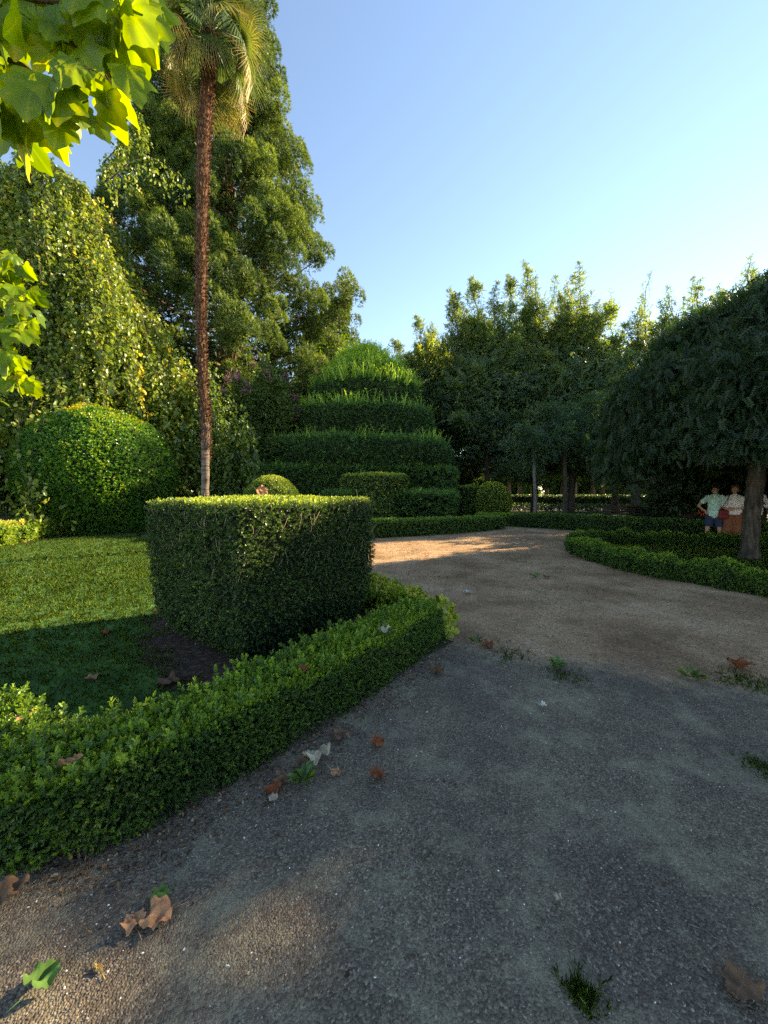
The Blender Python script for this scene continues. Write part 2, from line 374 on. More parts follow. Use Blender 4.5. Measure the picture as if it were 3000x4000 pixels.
# ================================================================ GROUND
def sheet(name, pts, z, mat, **kw):
    me = bpy.data.meshes.new(name); me.from_pydata([(p[0], p[1], z) for p in pts], [], [tuple(range(len(pts)))]); me.materials.append(mat)
    o = bpy.data.objects.new(name, me); C.objects.link(o); tag(o, kind='structure', **kw); return o
def ragged(pts, amp=.05, step=.25, seed=0):
    out = []; n = len(pts)
    for i in range(n):
        a, b = np.array(pts[i], float), np.array(pts[(i + 1) % n], float); d = b - a; L = np.linalg.norm(d); k = max(1, int(L / step)); nn = np.array([-d[1], d[0]]) / (L + 1e-9)
        for j in range(k):
            q = a + d * j / k; out.append(q + nn * amp * noise.noise(Vector((q[0] * 3 + seed, q[1] * 3, seed))) * 2)
    return out
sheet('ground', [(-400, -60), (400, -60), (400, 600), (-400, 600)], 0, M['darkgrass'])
clear = [(-.9, -4), (9, -4), (16, 0), (22, 8), (14, 11.6), (11.6, 13.2), (8.5, 15.0), (5.6, 17.4), (4.6, 17.2), (0, 14.6), (-6, 12.2), (-7.5, 13.6), (-.1, 5.2), (.75, 4.0), (-.6, 2.75), (-1.5, 1.85), (-2.6, 2.2), (-5, 2.8), (-8, -4)]
sheet('gravel_path', ragged(clear, .05, .3, 3), .004, M['ground'])
lawn = [(-1.6, 1.95), (-1.1, 2.25), (.25, 4.1), (-.35, 5.0), (-7.6, 13.4), (-10.5, 15.2), (-11.6, 14.8), (-11.2, 11.6), (-10.5, 6), (-6, 3.3), (-3.4, 2.6), (-2.6, 2.3)]
sheet('lawn', ragged(lawn, .06, .3, 9), .008, M['lawnbase'])
cube_c = np.array([-1.62, 5.0])
soilp = [(-1.75, 3.0), (-1.0, 2.75), (-.2, 4.0), (.3, 4.5), (-.2, 5.3), (-1.5, 6.6), (-2.9, 6.0), (-3.05, 4.8), (-2.45, 3.8)]
sheet('soil_bed', ragged(soilp, .16, .15, 4), .012, M['soil'])
sheet('soil_border', ragged([(-12.6, 10), (-11.2, 10.4), (-11.0, 14.2), (-8.6, 14.7), (-7.2, 13.9), (-6.6, 15.5), (-9, 17.5), (-13, 17)], .12, .3, 6), .014, M['soil'])
bedpath = [(5.95, 3.6), (5.87, 5.87), (5.5, 6.6), (5.15, 7.2), (4.95, 8.0), (4.92, 8.9), (5.1, 10.1), (5.7, 11.2), (6.9, 11.8), (8.3, 11.35), (10.1, 10.9), (12, 10.3), (13.3, 8.5), (13, 5), (10.5, 3), (7.5, 2.6)]
sheet('round_bed_lawn', ragged(bedpath, .03, .4, 2), .010, M['lawnbase'])
# far beds and paths under the trees
sheet('far_path', [(3, 44), (60, 40), (60, 43), (3, 47)], .006, noisemat('pale_path', [(.2, .19, .17), (.32, .3, .27)], 3))
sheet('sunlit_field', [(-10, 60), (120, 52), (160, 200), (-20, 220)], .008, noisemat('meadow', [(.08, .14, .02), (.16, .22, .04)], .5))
sheet('flower_bed_soil', [(8.5, 29), (30, 26.5), (31, 29.5), (9, 32)], .010, M['soil'])

# ================================================================ BOX HEDGES
def between(a, b, t): return np.asarray(a) * (1 - t) + np.asarray(b) * t
HB = [M['box'], M['core']]
front = [(-3.5, 2.45), (-2.6, 2.12), (-1.95, 1.87), (-1.5, 1.76), (-1.12, 2.06), (-.60, 2.68), (-.12, 3.30), (.42, 4.14)]
Vh, Fh = strip(front, [.44, .44, .44, .46, .46, .46, .46, .45], [.31, .31, .32, .33, .35, .37, .36, .36], 10, .06, 1.3)
def gaps(c, n):   # thin, leggy growth low on the path side
    return np.where((c[:, 2] < .12), .55, 1.0)
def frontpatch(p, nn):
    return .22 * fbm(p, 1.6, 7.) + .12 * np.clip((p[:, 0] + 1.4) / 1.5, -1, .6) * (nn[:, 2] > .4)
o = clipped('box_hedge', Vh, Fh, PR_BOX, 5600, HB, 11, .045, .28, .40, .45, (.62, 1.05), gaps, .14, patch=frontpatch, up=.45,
            extra=lambda mb, rng, V, F: scatter(mb, PR_BOX, *(lambda pn: (pn[0][pn[1][:, 2] > .6][:700] + [0, 0, .02], pn[1][pn[1][:, 2] > .6][:700]))(sample(V, F, 3000, rng)), rng, (1.2, 1.9), .35, .62, .12))
tag(o, 'low bright green box hedge running diagonally along the gravel in front of the big cube', 'hedge')
euo = [(.47, 4.28), (.12, 4.85), (-.35, 5.5), (-1.6, 7.0), (-4.2, 10.2), (-7.4, 13.9)]
Vh, Fh = strip(euo, .42, [.34, .36, .38, .4, .5, .55], 10, .07, 4.4)
o = clipped('variegated_hedge', Vh, Fh, PR_EUON, 620, [M['euon'], M['core']], 12, .10, .35, .3, .5, (.8, 1.25), None, .16, up=.3)
tag(o, 'low yellow green variegated hedge turning away behind the corner of the front box hedge', 'hedge')
# round variegated leaves hanging at the corner
mb = MB(); rg = np.random.default_rng(3); Vd, Fd = drum((.60, 4.28, .17), .2, .2, [(-.17, .6), (0, 1), (.17, .7), (.2, 0)], 2, 0, 24, .04, 4, 3)
p, nn = sample(Vd, outward(Vd, Fd, np.array([.6, 4.28, .17])), 260, rg)
disc = (lambda a: (np.stack([np.cos(a) * .03 + .03, np.sin(a) * .027, np.cos(a * 2) * .004], 1), np.array([[0, 1, 2, 3], [0, 3, 4, 5], [0, 5, 6, 7]]), 0.0))(np.linspace(0, 2 * math.pi, 8, endpoint=False) + .01)
scatter(mb, [disc], p, nn, rg, (.9, 1.5), .9, .62, .15)
mb.add(*tube([(.58, 4.3, 0), (.6, 4.28, .2)], .02, 6), .3, 1)
tag(mb.build('creeping_shrub', [M['euon'], M['twig']]), 'clump of pale rimmed round leaves at the far corner of the front box hedge', 'shrub')
left = [(-11.2, 8.5), (-11.55, 11.2), (-12.2, 14.2), (-12.6, 16.2)]
Vh, Fh = strip(left, .9, [.55, .62, .66, .7], 10, .12, 2.1, .2)
o = clipped('low_hedge', Vh, Fh, PR_MID, 260, [M['euon'], M['core']], 13, .14, .28, .5, .5, (.9, 1.5), None, .2, up=.4)
tag(o, 'low loose hedge with yellow tips beyond the lawn at the left edge', 'hedge')
h1 = [G(1150, 2118)[:2], G(1445, 2104)[:2] , G(1700, 2090)[:2], G(1850, 2078)[:2], G(1958, 2068)[:2]]
h1 = [(a[0], a[1] + .3) for a in h1]
Vh, Fh = strip(h1, .6, [.62, .6, .56, .54], 10, .06, 8.1, .12)
o = clipped('low_hedge', Vh, Fh, PR_MID, 420, HB, 14, .08, .34, .26, .5, (.7, 1.1), None, .14, up=.3)
tag(o, 'low bright green hedge across the clearing in front of the tiered topiary', 'hedge')
h2 = [G(1870, 2050)[:2], G(1980, 2055)[:2], G(2130, 2062)[:2], G(2300, 2076)[:2], G(2500, 2095)[:2], G(2700, 2112)[:2], G(2860, 2122)[:2], G(3100, 2138)[:2]]
h2 = [(a[0], a[1] + .3) for a in h2]
Vh, Fh = strip(h2, .6, [.5, .55, .6, .62, .62, .62, .62], 10, .05, 5.1, .12)
def yel(p, nn): return np.where(p[:, 0] < 6.0, .35, 0) * (nn[:, 2] > .2)
o = clipped('low_hedge', Vh, Fh, PR_MID, 420, HB, 15, .08, .22, .18, .5, (.7, 1.1), None, .14, patch=yel, up=.3)
tag(o, 'long low dark green hedge running right behind the box balls and the people', 'hedge')

# ================================================================ CLIPPED BOX CUBES, DOMES, BALLS
CB = [M['boxdark'], M['core']]
a0 = np.array([-1.20, 3.12]); e1 = np.array([1.12, 1.47]); e2 = np.array([-1.47, 1.12])
cc = a0 + (e1 + e2) / 2 ; rot = math.atan2(e1[1], e1[0])
Vc, Fc = drum((cc[0], cc[1], 0), np.linalg.norm(e1) / 2 - .02, np.linalg.norm(e2) / 2 - .02,
              [(.02, .0), (.02, .74), (.10, .82), (.30, .93), (.55, .975), (.85, .995), (1.2, 1.0), (1.44, .998), (1.488, .975), (1.498, .9), (1.502, .0)], 28, rot, 240, .035, 1.8, 2.)
def cubetint(p, nn): return -.06 + .10 * fbm(p, 1.8, 3.)
def twigs_extra(mb, rng, V, F):     # bare pale twigs showing through near the top of the sides
    p, nn = sample(V, F, 900, rng); k = (np.abs(nn[:, 2]) < .4) & (p[:, 2] > .8); p, nn = p[k][:190], nn[k][:190]
    for q, m in zip(p, nn):
        L = rng.uniform(.05, .16); d = np.array([rng.normal(0, .3), rng.normal(0, .3), 1]) ; d /= np.linalg.norm(d); w = .0022
        s = np.cross(d, m); q = q + m * .008
        mb.add([q - s * w, q + s * w, q + s * w + d * L * .5 + m * .01, q - s * w + d * L * .5 + m * .01, q + d * L + s * w, q + d * L - s * w], [[0, 1, 2, 3], [3, 2, 4, 5]], .9, 2)
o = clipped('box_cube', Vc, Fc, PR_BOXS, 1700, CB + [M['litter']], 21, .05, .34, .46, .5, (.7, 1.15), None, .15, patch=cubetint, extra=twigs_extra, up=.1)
tag(o, 'big dark clipped box cube with a bright yellow green flat top standing on the lawn', 'topiary')

# cube beside the tower
Dq = 17.0
def pcube(pxl, pxn, pxr, ytop, D0, Dl, Dr, label, seed, dens=170, tint=.3):
    A = P(pxn, ytop, D0)[:2]; B = P(pxl, ytop, Dl)[:2]; E = P(pxr, ytop, Dr)[:2]; h = P(pxn, ytop, D0)[2]
    u, w = E - A, B - A; u, w = u, np.array([-u[1], u[0]]) / np.linalg.norm(u) * np.linalg.norm(w)
    c = A + (u + w) / 2; r = math.atan2(u[1], u[0])
    V, F = drum((c[0], c[1], 0), np.linalg.norm(u) / 2, np.linalg.norm(w) / 2, [(.0, .0), (.02, .9), (h * .4, .97), (h * .8, 1), (h * .96, .99), (h, .93), (h, 0)], 14, r, 120, .07, .9, seed)
    o = clipped('box_cube', V, F, PR_MID, dens, CB, seed, .12, tint, .3, .5, (.7, 1.2), None, .16)
    tag(o, label, 'topiary'); return o
pcube(1352, 1487, 1600, 1846, 16.6, 18.6, 18.2, 'square clipped box block standing in front of the tiered topiary', 31, 230, .55)
pcube(1752, 1835, 1890, 1898, 21, 22.4, 22.6, 'small dark box block between the tiered topiary and the far clipped ball', 32, 170, .5)
# dome behind the big cube
c = P(1055, 1990, 14); zt = P(1055, 1858, 13.5)[2]; rr = 120 / 1500 * 14
V, F = drum((c[0], 14.2, 0), rr, rr, [(.02, 0), (.02, .86), (zt * .35, 1), (zt * .55, .97), (zt * .75, .8), (zt * .9, .55), (zt * .98, .26), (zt, 0)], 2, 0, 64, .03, 1.2, 5)
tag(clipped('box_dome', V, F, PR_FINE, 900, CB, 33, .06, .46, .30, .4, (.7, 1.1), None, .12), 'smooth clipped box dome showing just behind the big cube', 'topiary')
c = P(1934, 1990, 21); zt = P(1934, 1880, 21)[2]; rr = 70 / 1500 * 21
V, F = drum((c[0], 21.5, 0), rr, rr, [(.02, 0), (.02, .8), (zt * .3, .98), (zt * .5, 1), (zt * .7, .88), (zt * .85, .66), (zt * .96, .36), (zt, 0)], 2, 0, 64, .04, 1.2, 6)
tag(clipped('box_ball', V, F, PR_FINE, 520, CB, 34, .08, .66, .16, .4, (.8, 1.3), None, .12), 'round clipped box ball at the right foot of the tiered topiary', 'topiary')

# great egg-shaped bush
Dg = 15.5; cx = (402 - 1500) / 1500 * Dg; rg_ = 258 / 1500 * Dg; zt = P(380, 1592, Dg)[2]
V, F = drum((cx, Dg, 0), rg_, rg_, [(.0, .0), (.02, .62), (.5, .74), (1.0, .86), (1.8, .98), (2.5, 1.0), (3.1, .955), (3.7, .84), (4.2, .68), (4.6, .48), (4.85, .28), (zt, 0)], 2.1, 0, 140, .12, .7, 2.)
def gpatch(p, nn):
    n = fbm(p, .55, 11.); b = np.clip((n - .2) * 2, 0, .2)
    top = np.clip((p[:, 2] - 4.3) / .4, 0, 1) * np.clip((fbm(p, .9, 3.) + .0) * 3, 0, .6)  # sun patch on the crown, put in as yellow leaf tint
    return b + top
tag(clipped('globe_bush', V, F, PR_MID, 330, [M['globe'], M['core']], 35, .16, .34, .12, .45, (.8, 1.25), None, .13, patch=gpatch), 'huge rounded glossy green bush with sunlight tinted yellow onto its crown left of the palm', 'shrub')

# ================================================================ TIERED TOPIARY
root = empty('tiered_topiary', (-.9, 24, 0))
tag(root, 'huge dark tiered yew topiary of stacked drums with shaggy upright shoots', 'topiary')
tiers = [  # left px, right px, top px, bottom z, superellipse power
    (1175, 1792, 1922, 0.0, 5), (985, 1762, 1822, 1.2, 5), (1040, 1762, 1700, 2.2, 3.2),
    (1150, 1702, 1570, 4.0, 2.8), (1205, 1645, 1470, 6.0, 2.6), (1285, 1590, 1424, 7.6, 2.4), (1345, 1500, 1400, 8.5, 2.2)]
DT = 24.0; zprev = 0
for i, (l, r_, tp, zb, pw) in enumerate(tiers):
    rx = (r_ - l) / 2 / 1500 * DT * .93; cxx = ((l + r_) / 2 - 1500) / 1500 * DT; ry = min(rx, 5.4) if i else 6.6; rx *= 1 if i else .78
    zt = P(1500, tp, DT - ry * .9)[2]
    zb = max(0, zprev - .5); V, F = drum((cxx, DT, 0), rx, ry, [(zb, 0), (zb, .9), (zb + .25, .97), (zb + (zt - zb) * .6, 1), (zt - .4, .985), (zt - .15, .95), (zt, .88), (zt + .08, .75), (zt + .15, 0)] if i > 1 else
                [(zb, 0), (zb, .95), (zt - .15, 1), (zt - .03, .98), (zt, .9), (zt + .05, 0)], pw, .12, 120, .28 if i > 1 else .12, .7, i * 3.)
    def rim(mb, rng, V, F, zt=zt, i=i):
        if i < 1: return
        n = [0, 500, 1300, 1500, 1500, 1500, 1400][i]
        p, nn = sample(V, F, n * 4, rng, keep=lambda c_, n_: (c_[:, 2] > zt - (.25 if i > 1 else .1)) * 1.0)
        e = fbm(p, .35, i * 5.) + .35; k = rng.random(len(p)) < np.clip(e + (.3 if i > 2 else -.05), .08, 1); p, nn = p[k][:n], nn[k][:n]
        d = nn * .6 + np.array([0, 0, 1.1]); sc_ = [1, .55, .9, 1.0, 1.15, 1.2, 1.35][i]
        scatter(mb, PR_LONG, p, d, rng, (.4 * sc_, 1.3 * sc_), .28, .80, .14)
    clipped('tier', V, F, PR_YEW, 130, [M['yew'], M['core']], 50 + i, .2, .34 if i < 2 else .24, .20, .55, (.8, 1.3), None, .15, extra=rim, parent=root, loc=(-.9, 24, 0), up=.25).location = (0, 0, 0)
    zprev = zt
# ================================================================ BOX BALL EDGING of the round bed
ballmesh = []
for k in range(5):
    V, F = drum((0, 0, 0), .2, .2, [(.0, .0), (.01, .7), (.1, .95), (.2, 1.0), (.28, .88), (.35, .6), (.385, .3), (.39, 0)], 2, 0, 28, .05, 5, k * 7.)
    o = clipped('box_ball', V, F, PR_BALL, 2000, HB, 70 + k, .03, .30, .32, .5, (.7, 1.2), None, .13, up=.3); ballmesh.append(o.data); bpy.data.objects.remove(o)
ordn = ['first', 'second', 'third', 'fourth', 'fifth', 'sixth', 'seventh', 'eighth', 'ninth', 'tenth', 'eleventh', 'twelfth', 'thirteenth', 'fourteenth', 'fifteenth', 'sixteenth', 'seventeenth', 'eighteenth', 'nineteenth', 'twentieth', 'twenty-first', 'twenty-second', 'twenty-third', 'twenty-fourth', 'twenty-fifth', 'twenty-sixth', 'twenty-seventh', 'twenty-eighth', 'twenty-ninth', 'thirtieth', 'thirty-first', 'thirty-second']
def ballrow(path, label, step, seed):
    rr = random.Random(seed); p = smoothpath([(a[0], a[1], 0) for a in path], 12); d = 0; out = [p[0]]
    for a, b in zip(p[:-1], p[1:]):
        L = np.linalg.norm(b - a)
        while d + L >= step: a = a + (b - a) * ((step - d) / L); L = np.linalg.norm(b - a); out.append(a); d = 0
        d += L
    for k, q in enumerate(out):
        o = bpy.data.objects.new('box_ball', rr.choice(ballmesh)); C.objects.link(o)
        o.location = (q[0] + rr.uniform(-.02, .02), q[1] + rr.uniform(-.02, .02), 0); o.rotation_euler.z = rr.uniform(0, 6.28)
        s = rr.uniform(.88, 1.12); o.scale = (s, s, s * rr.uniform(.9, 1.1))
        tag(o, label % ordn[k], 'box ball', 'small box balls edging the round bed')
ballrow([(5.1, 10.3), (4.95, 9.6), (4.9, 8.8), (4.95, 8.0), (5.15, 7.2), (5.5, 6.6), (5.87, 5.87), (6.0, 5.2), (6.05, 4.5)], 'small box ball in the near row of the round bed, %s from its left tip', .30, 4)
ballrow([(5.5, 10.9), (6.0, 11.45), (6.9, 11.75), (8.3, 11.35), (10.1, 10.9), (12, 10.35)], 'small box ball in the far row of the round bed, %s from its left end', .36, 5)

# ================================================================ TREES
def limb(a, b, r0, r1, sag=0., n=6, seed=0, wob=.1):
    a, b = np.asarray(a, float), np.asarray(b, float); L = np.linalg.norm(b - a); t = np.linspace(0, 1, n)
    pts = a + (b - a) * t[:, None]; pts[:, 2] += sag * L * 4 * t * (1 - t)
    for i in range(1, n - 1): pts[i] += np.array(noise.noise_vector(Vector((seed * 1.7 + i * .8, seed, i)))) * L * wob * .5
    return pts, r0 + (r1 - r0) * t
def leaves_along(mb, pts, r0, n, rng, protos, taper=.7, s=(.8, 1.2), tint=.35, tvar=.18, flat=.5, up=.5, t0=.0, mat=0, rmin=.12, tipt=.0, shrink=0.):
    t = rng.uniform(t0, 1, n) ** (1.25 if shrink else .9); seg = t * (len(pts) - 1); i = np.minimum(seg.astype(int), len(pts) - 2); f = (seg - i)[:, None]
    c = pts[i] * (1 - f) + pts[i + 1] * f
    off = rng.normal(0, 1, (n, 3)); off /= np.linalg.norm(off, axis=1, keepdims=True); off *= (rng.random(n) ** .45)[:, None]
    rad = rmin + r0 * (1 - t) ** taper; off *= rad[:, None]; off[:, 2] *= flat
    N = off / (np.linalg.norm(off, axis=1, keepdims=True) + 1e-6) + np.array([0, 0, up])
    scatter(mb, protos, c + off, N, rng, s, .5, tint + tipt * t, tvar, mat, B=basis(N, rng, .5) * (1 - shrink * t)[:, None, None])
def spray(rng, L, n, lw):
    ps = []
    for i in range(n):
        v, f, t = leaf1(lw * rng.uniform(.8, 1.2), lw * .62)
        a = rng.uniform(-1.2, 1.2); v = v @ rotm('x', rng.uniform(-.6, .6)).T @ rotm('z', a + (math.pi if i % 2 else 0) * 0).T + [L * i / n, rng.uniform(-.2, .2) * L, rng.uniform(-.08, .08) * L]
        ps.append((v @ rotm('y', -R(40)).T, f, rng.uniform(-.1, .1)))
    return join_protos(ps)
PR_HORN = [spray(rng0, .42, 8, .14) for _ in range(6)]

def hornbeam(px, D, ytop, rad, label, seed, mainspikes, nlimb=34, dens=1.0, trunkpx=None, bark='bark', lowz=3.2, group='hornbeams in a row beyond the clearing'):
    rng = np.random.default_rng(seed); x = (px - 1500) / 1500 * D; H = P(px, ytop, D)[2]
    root = empty('hornbeam_tree', (x, D, 0)); tag(root, label, 'tree', group)
    tb = MB(); mb = MB()
    trunk = np.array([[0, 0, -.1], [.05, 0, H * .15], [rng.uniform(-.2, .2), 0, H * .4], [rng.uniform(-.3, .3), 0, H * .65], [0, 0, H * .88]])
    tb.add(*tube(smoothpath(trunk, 4), np.linspace(.27, .05, 17), 9, noise_amt=.2, seed=seed), .5)
    for k in range(nlimb):
        u = (k + .5) / nlimb; z0 = lowz * .8 + (H * .72 - lowz) * u; az = k * 2.4 + rng.uniform(-.4, .4)
        el = R(-8 + 78 * u ** .8 + rng.uniform(-10, 10)); L = rad * (1.15 - .25 * u) * rng.uniform(.8, 1.15)
        if u > .55: L = min(L, (H - z0) / max(.3, math.sin(el)) * rng.uniform(.8, 1.0))
        a = np.array([0, 0, z0]); d = np.array([math.cos(az) * math.cos(el), math.sin(az) * math.cos(el), math.sin(el)])
        pts, rr = limb(a, a + d * L, .07, .015, .06, 7, seed + k); tb.add(*tube(pts, rr, 5), .5)
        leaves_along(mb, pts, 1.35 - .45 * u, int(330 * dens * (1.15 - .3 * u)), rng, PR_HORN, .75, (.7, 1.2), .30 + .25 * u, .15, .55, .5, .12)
    mainspikes = list(mainspikes) + ([(px + rng.uniform(-200, 200), ytop + rng.uniform(20, 230), 0) for _ in range(12)] if mainspikes else [])
    for (sx, sy, dx) in mainspikes:   # ascending leaders that break the top outline
        tip = P(sx, sy, D) - np.array([x, D, 0]); tip[1] = rng.uniform(-1.2, 1.2)
        a = np.array([dx * .3, 0, H * .45]); pts, rr = limb(a, tip, .07, .01, .03, 8, seed + sx)
        tb.add(*tube(pts, rr, 5), .5)
        leaves_along(mb, pts, 1.7, int(700 * dens), rng, PR_HORN, .85, (.5, 1.0), .42, .16, 1.1, .9, .05, rmin=.03, tipt=.05, shrink=.38)
        for j in range(5):
            i0 = int(len(pts) * rng.uniform(.35, .8)); L = np.linalg.norm(pts[-1] - pts[i0]) * rng.uniform(.45, .75); d = (pts[-1] - pts[i0]); d /= np.linalg.norm(d)
            d = d + rng.normal(0, .42, 3); d[2] = abs(d[2]); d /= np.linalg.norm(d); p2, r2 = limb(pts[i0], pts[i0] + d * L, .02, .005, .02, 5, j + k); tb.add(*tube(p2, r2, 4), .5)
            leaves_along(mb, p2, .6, int(110 * dens), rng, PR_HORN, 1.0, (.5, .95), .5, .16, 1.1, .9, .05, rmin=.03, tipt=.05, shrink=.38)
    # dense inner foliage so that the row closes
    n = int(2600 * dens); q = rng.normal(0, 1, (n, 3)); q /= np.linalg.norm(q, axis=1, keepdims=True); q *= (rng.random(n) ** .5)[:, None]
    q *= np.array([rad * .85, rad * .85, (H - lowz) * .36]); q[:, 2] += lowz + (H - lowz) * .36
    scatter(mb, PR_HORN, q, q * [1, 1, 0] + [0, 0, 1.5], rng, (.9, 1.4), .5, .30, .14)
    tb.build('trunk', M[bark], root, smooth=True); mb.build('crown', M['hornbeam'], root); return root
hornbeam(1700, 30, 1290, 4.2, 'dark hornbeam tree just right of the tiered topiary', 101, [(1530, 1320, -1), (1620, 1240, -1), (1690, 1255, 0), (1600, 1380, -2)])
hornbeam(1900, 27, 1170, 4.4, 'tall spiky hornbeam tree rising behind the far clipped ball', 102, [(1752, 1125, -1), (1838, 1088, 0), (1800, 1180, 0), (1935, 1120, 0), (1880, 1200, 0), (1990, 1180, 1)])
hornbeam(2085, 28, 1150, 4.3, 'hornbeam tree with paired upright spires in the middle of the row', 103, [(2030, 1035, 0), (2075, 1110, 0), (2150, 1100, 0), (1975, 1090, -1)])
hornbeam(2230, 26, 1160, 4.3, 'hornbeam tree with the tallest slender spire in the row', 104, [(2255, 1028, 0), (2190, 1130, 0), (2290, 1160, 1), (2210, 1200, 0)])
hornbeam(2400, 28, 1260, 4.2, 'thin topped hornbeam tree with leaning tips right of the tallest spire', 105, [(2405, 1120, 0), (2535, 1065, 2), (2330, 1190, -1), (2470, 1180, 1)], dens=.62)
hornbeam(2640, 26, 1190, 4.4, 'hornbeam tree whose tips rise behind the left shoulder of the weeping tree', 106, [(2610, 1110, 0), (2735, 1060, 1), (2690, 1120, 0), (2560, 1190, -1)], dens=.7)
hornbeam(2880, 25, 1130, 4.4, 'hornbeam tree whose tips rise behind the top of the weeping tree', 107, [(2905, 1015, 0), (2850, 1080, 0), (2960, 1050, 0)], dens=.8)
for k, (x, y, h, lab) in enumerate([(14.0, 7.9, 9.9, 'small unseen hornbeam tree added for shade right of the round bed'), (9.5, 1.5, 7.5, 'small unseen hornbeam tree added for shade beside the path to the right of the viewer'), (17.5, 12.0, 12.6, 'unseen hornbeam tree added for shade just beyond the right edge behind the weeping tree'), (20.5, 8.5, 11, 'tall unseen hornbeam tree added for shade farther right of the round bed'), (22, 4, 12.5, 'unseen hornbeam tree added for shade far to the right of the path'), (24, 16, 14, 'unseen hornbeam tree added for shade at the right end behind the people'), (31, 22, 15.5, 'unseen hornbeam tree added for shade, extending the row to the right'), (36, 16, 14, 'unseen hornbeam tree added for shade, farthest right of all'), (24, 33, 17, 'hornbeam tree in the second rank behind the weeping tree')]):  # unseen trees at right added to shade the ground; the second-rank one aside
    hornbeam(1500 + x / y * 1500, y, 1920 - (h - 1.6) / y * 1500, 4.6 if k > 5 else (3.9 if k > 1 else 2.7), lab, 120 + k, [], 30, lowz=3.2 if k > 1 else 2.2)

# extra bare trunks seen under the row
def stem(px, D, r, h, lab, mat, seed, top=None):
    x = (px - 1500) / 1500 * D; root = empty('slender_tree', (x, D, 0)); tag(root, lab, 'tree')
    rng = np.random.default_rng(seed); tb = MB(); tb.add(*tube(smoothpath([(0, 0, -.05), (.04, 0, h * .3), (-.05, 0, h * .65), (0, 0, h)], 4), np.linspace(r, r * .6, 13), 8, noise_amt=.2, seed=seed), .5)
    tb.build('trunk', M[mat], root, smooth=True); mb = MB()
    for k in range(9):
        a = rng.uniform(0, 6.28); pts, rr = limb((0, 0, h * rng.uniform(.75, 1)), (math.cos(a) * 1.6, math.sin(a) * 1.6, h * rng.uniform(.95, 1.35)), .03, .01, .05, 6, seed + k)
        leaves_along(mb, pts, .8, 110, rng, PR_HORN, .7, (.6, 1.0), .2, .14, .6)
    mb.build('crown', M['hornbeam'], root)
stem(2088, 19.5, .11, 4.0, 'slim pale trunked tree standing right of the far clipped ball', 'barkpale', 131)
stem(2205, 20.5, .14, 5.0, 'slim dark trunked tree standing alone under the hornbeams', 'bark', 132)
stem(2480, 22, .30, 5.0, 'stout dark trunked tree behind the left curtain of the weeping tree', 'bark', 133)
stem(2690, 15.5, .24, 4.2, 'dark trunk rising behind the small hedge block', 'bark', 134)

# ---------------------------------------------------------------- weeping pagoda tree
def pinnate(rng, L, n):
    ps = []
    for i in range(n):
        for k in (-1, 1):
            v, f, t = leaf1(L * .34, L * .16); v = v @ rotm('z', k * R(62)).T @ rotm('x', k * .35).T + [L * (i + .6) / n, 0, 0]; ps.append((v, f, rng.uniform(-.06, .06)))
    v, f, t = leaf1(L * .28, L * .11); ps.append((v + [L, 0, 0], f, 0))
    V, F, T = join_protos(ps); V = V @ rotm('y', R(70)).T      # hangs down from its base when the basis looks up
    V[:, 0] += .12 * L; return V, F, T
PR_SOPH = [pinnate(rng0, .21, 5) for _ in range(5)]
tb0 = G(2925, 2186); root = empty('weeping_pagoda_tree', (tb0[0], tb0[1], 0)); tag(root, 'dark weeping tree with an umbrella crown of hanging foliage on the round bed', 'tree')
rng = np.random.default_rng(77); tb = MB(); mb = MB()
tp = smoothpath([(0, 0, -.05), (.02, 0, .5), (.05, .02, 1.2), (.13, .05, 2.1), (.2, .1, 3.2), (.25, .1, 4.4)], 5)
tb.add(*tube(tp, np.interp(np.linspace(0, 1, len(tp)), [0, .10, 1], [.25, .165, .14]), 14, noise_amt=.25, seed=3.), .5)
def crown_r(z, az):
    # dome above, hanging skirt below with two lobes
    return None
cxw = np.array([.9, .4]); 
for k in range(20):
    az = k * 6.283 / 20 + rng.uniform(-.1, .1); a = np.array([.3, .1, rng.uniform(3.0, 3.8)]); Rr = rng.uniform(2.0, 3.0)
    m = a + np.array([math.cos(az) * Rr * .5, math.sin(az) * Rr * .5, rng.uniform(.7, 1.2)]); b = np.array([cxw[0] + math.cos(az) * Rr, cxw[1] + math.sin(az) * Rr, rng.uniform(3.2, 4.0)])
    tb.add(*tube(smoothpath([a, m, b], 5), np.linspace(.1, .02, 11), 6), .5)
def strand(base, out, length, n, tint=.3, spread=.16):
    floor_ = 2.2 if (base[0] + tb0[0]) / (base[1] + tb0[1]) > .77 else 1.45 + .5 * rng.random(); length = min(length, base[2] - floor_ - .15)
    if length < .4: return
    t = np.linspace(0, 1, n); c = base + np.outer(t ** .6 * .55, out) - np.outer(t, [0, 0, length])
    c += rng.normal(0, spread, c.shape) * [1, 1, .5]
    N = np.array([0, 0, 1.]) + out * .5
    scatter(mb, PR_SOPH, c, np.repeat(N[None], n, 0), rng, (.7, 1.15), .45, tint, .14)
for k in range(900):     # upper dome and its fringe
    az = rng.uniform(0, 6.283); f = math.sqrt(rng.random()); lob = 1 + .10 * math.sin(az * 5 + 1) + .06 * math.sin(az * 9)
    if f > .8 and abs(az - 3.45) < .13: continue
    Rr = 2.95 * f * lob; zt_ = 3.7 + 2.6 * max(0, 1 - (f * .96) ** 4.5) ** .5 + rng.uniform(-.12, .12)
    b = np.array([cxw[0] + .35 + math.cos(az) * Rr, cxw[1] + math.sin(az) * Rr, zt_]); out = np.array([math.cos(az), math.sin(az), 0])
    strand(b, out * .6, rng.uniform(.8, 1.8) if f < .8 else rng.uniform(1.4, 2.6), 38, .33 if zt_ > 5.4 else .28)
gap = [(3.45, .13), (4.3, .06)]
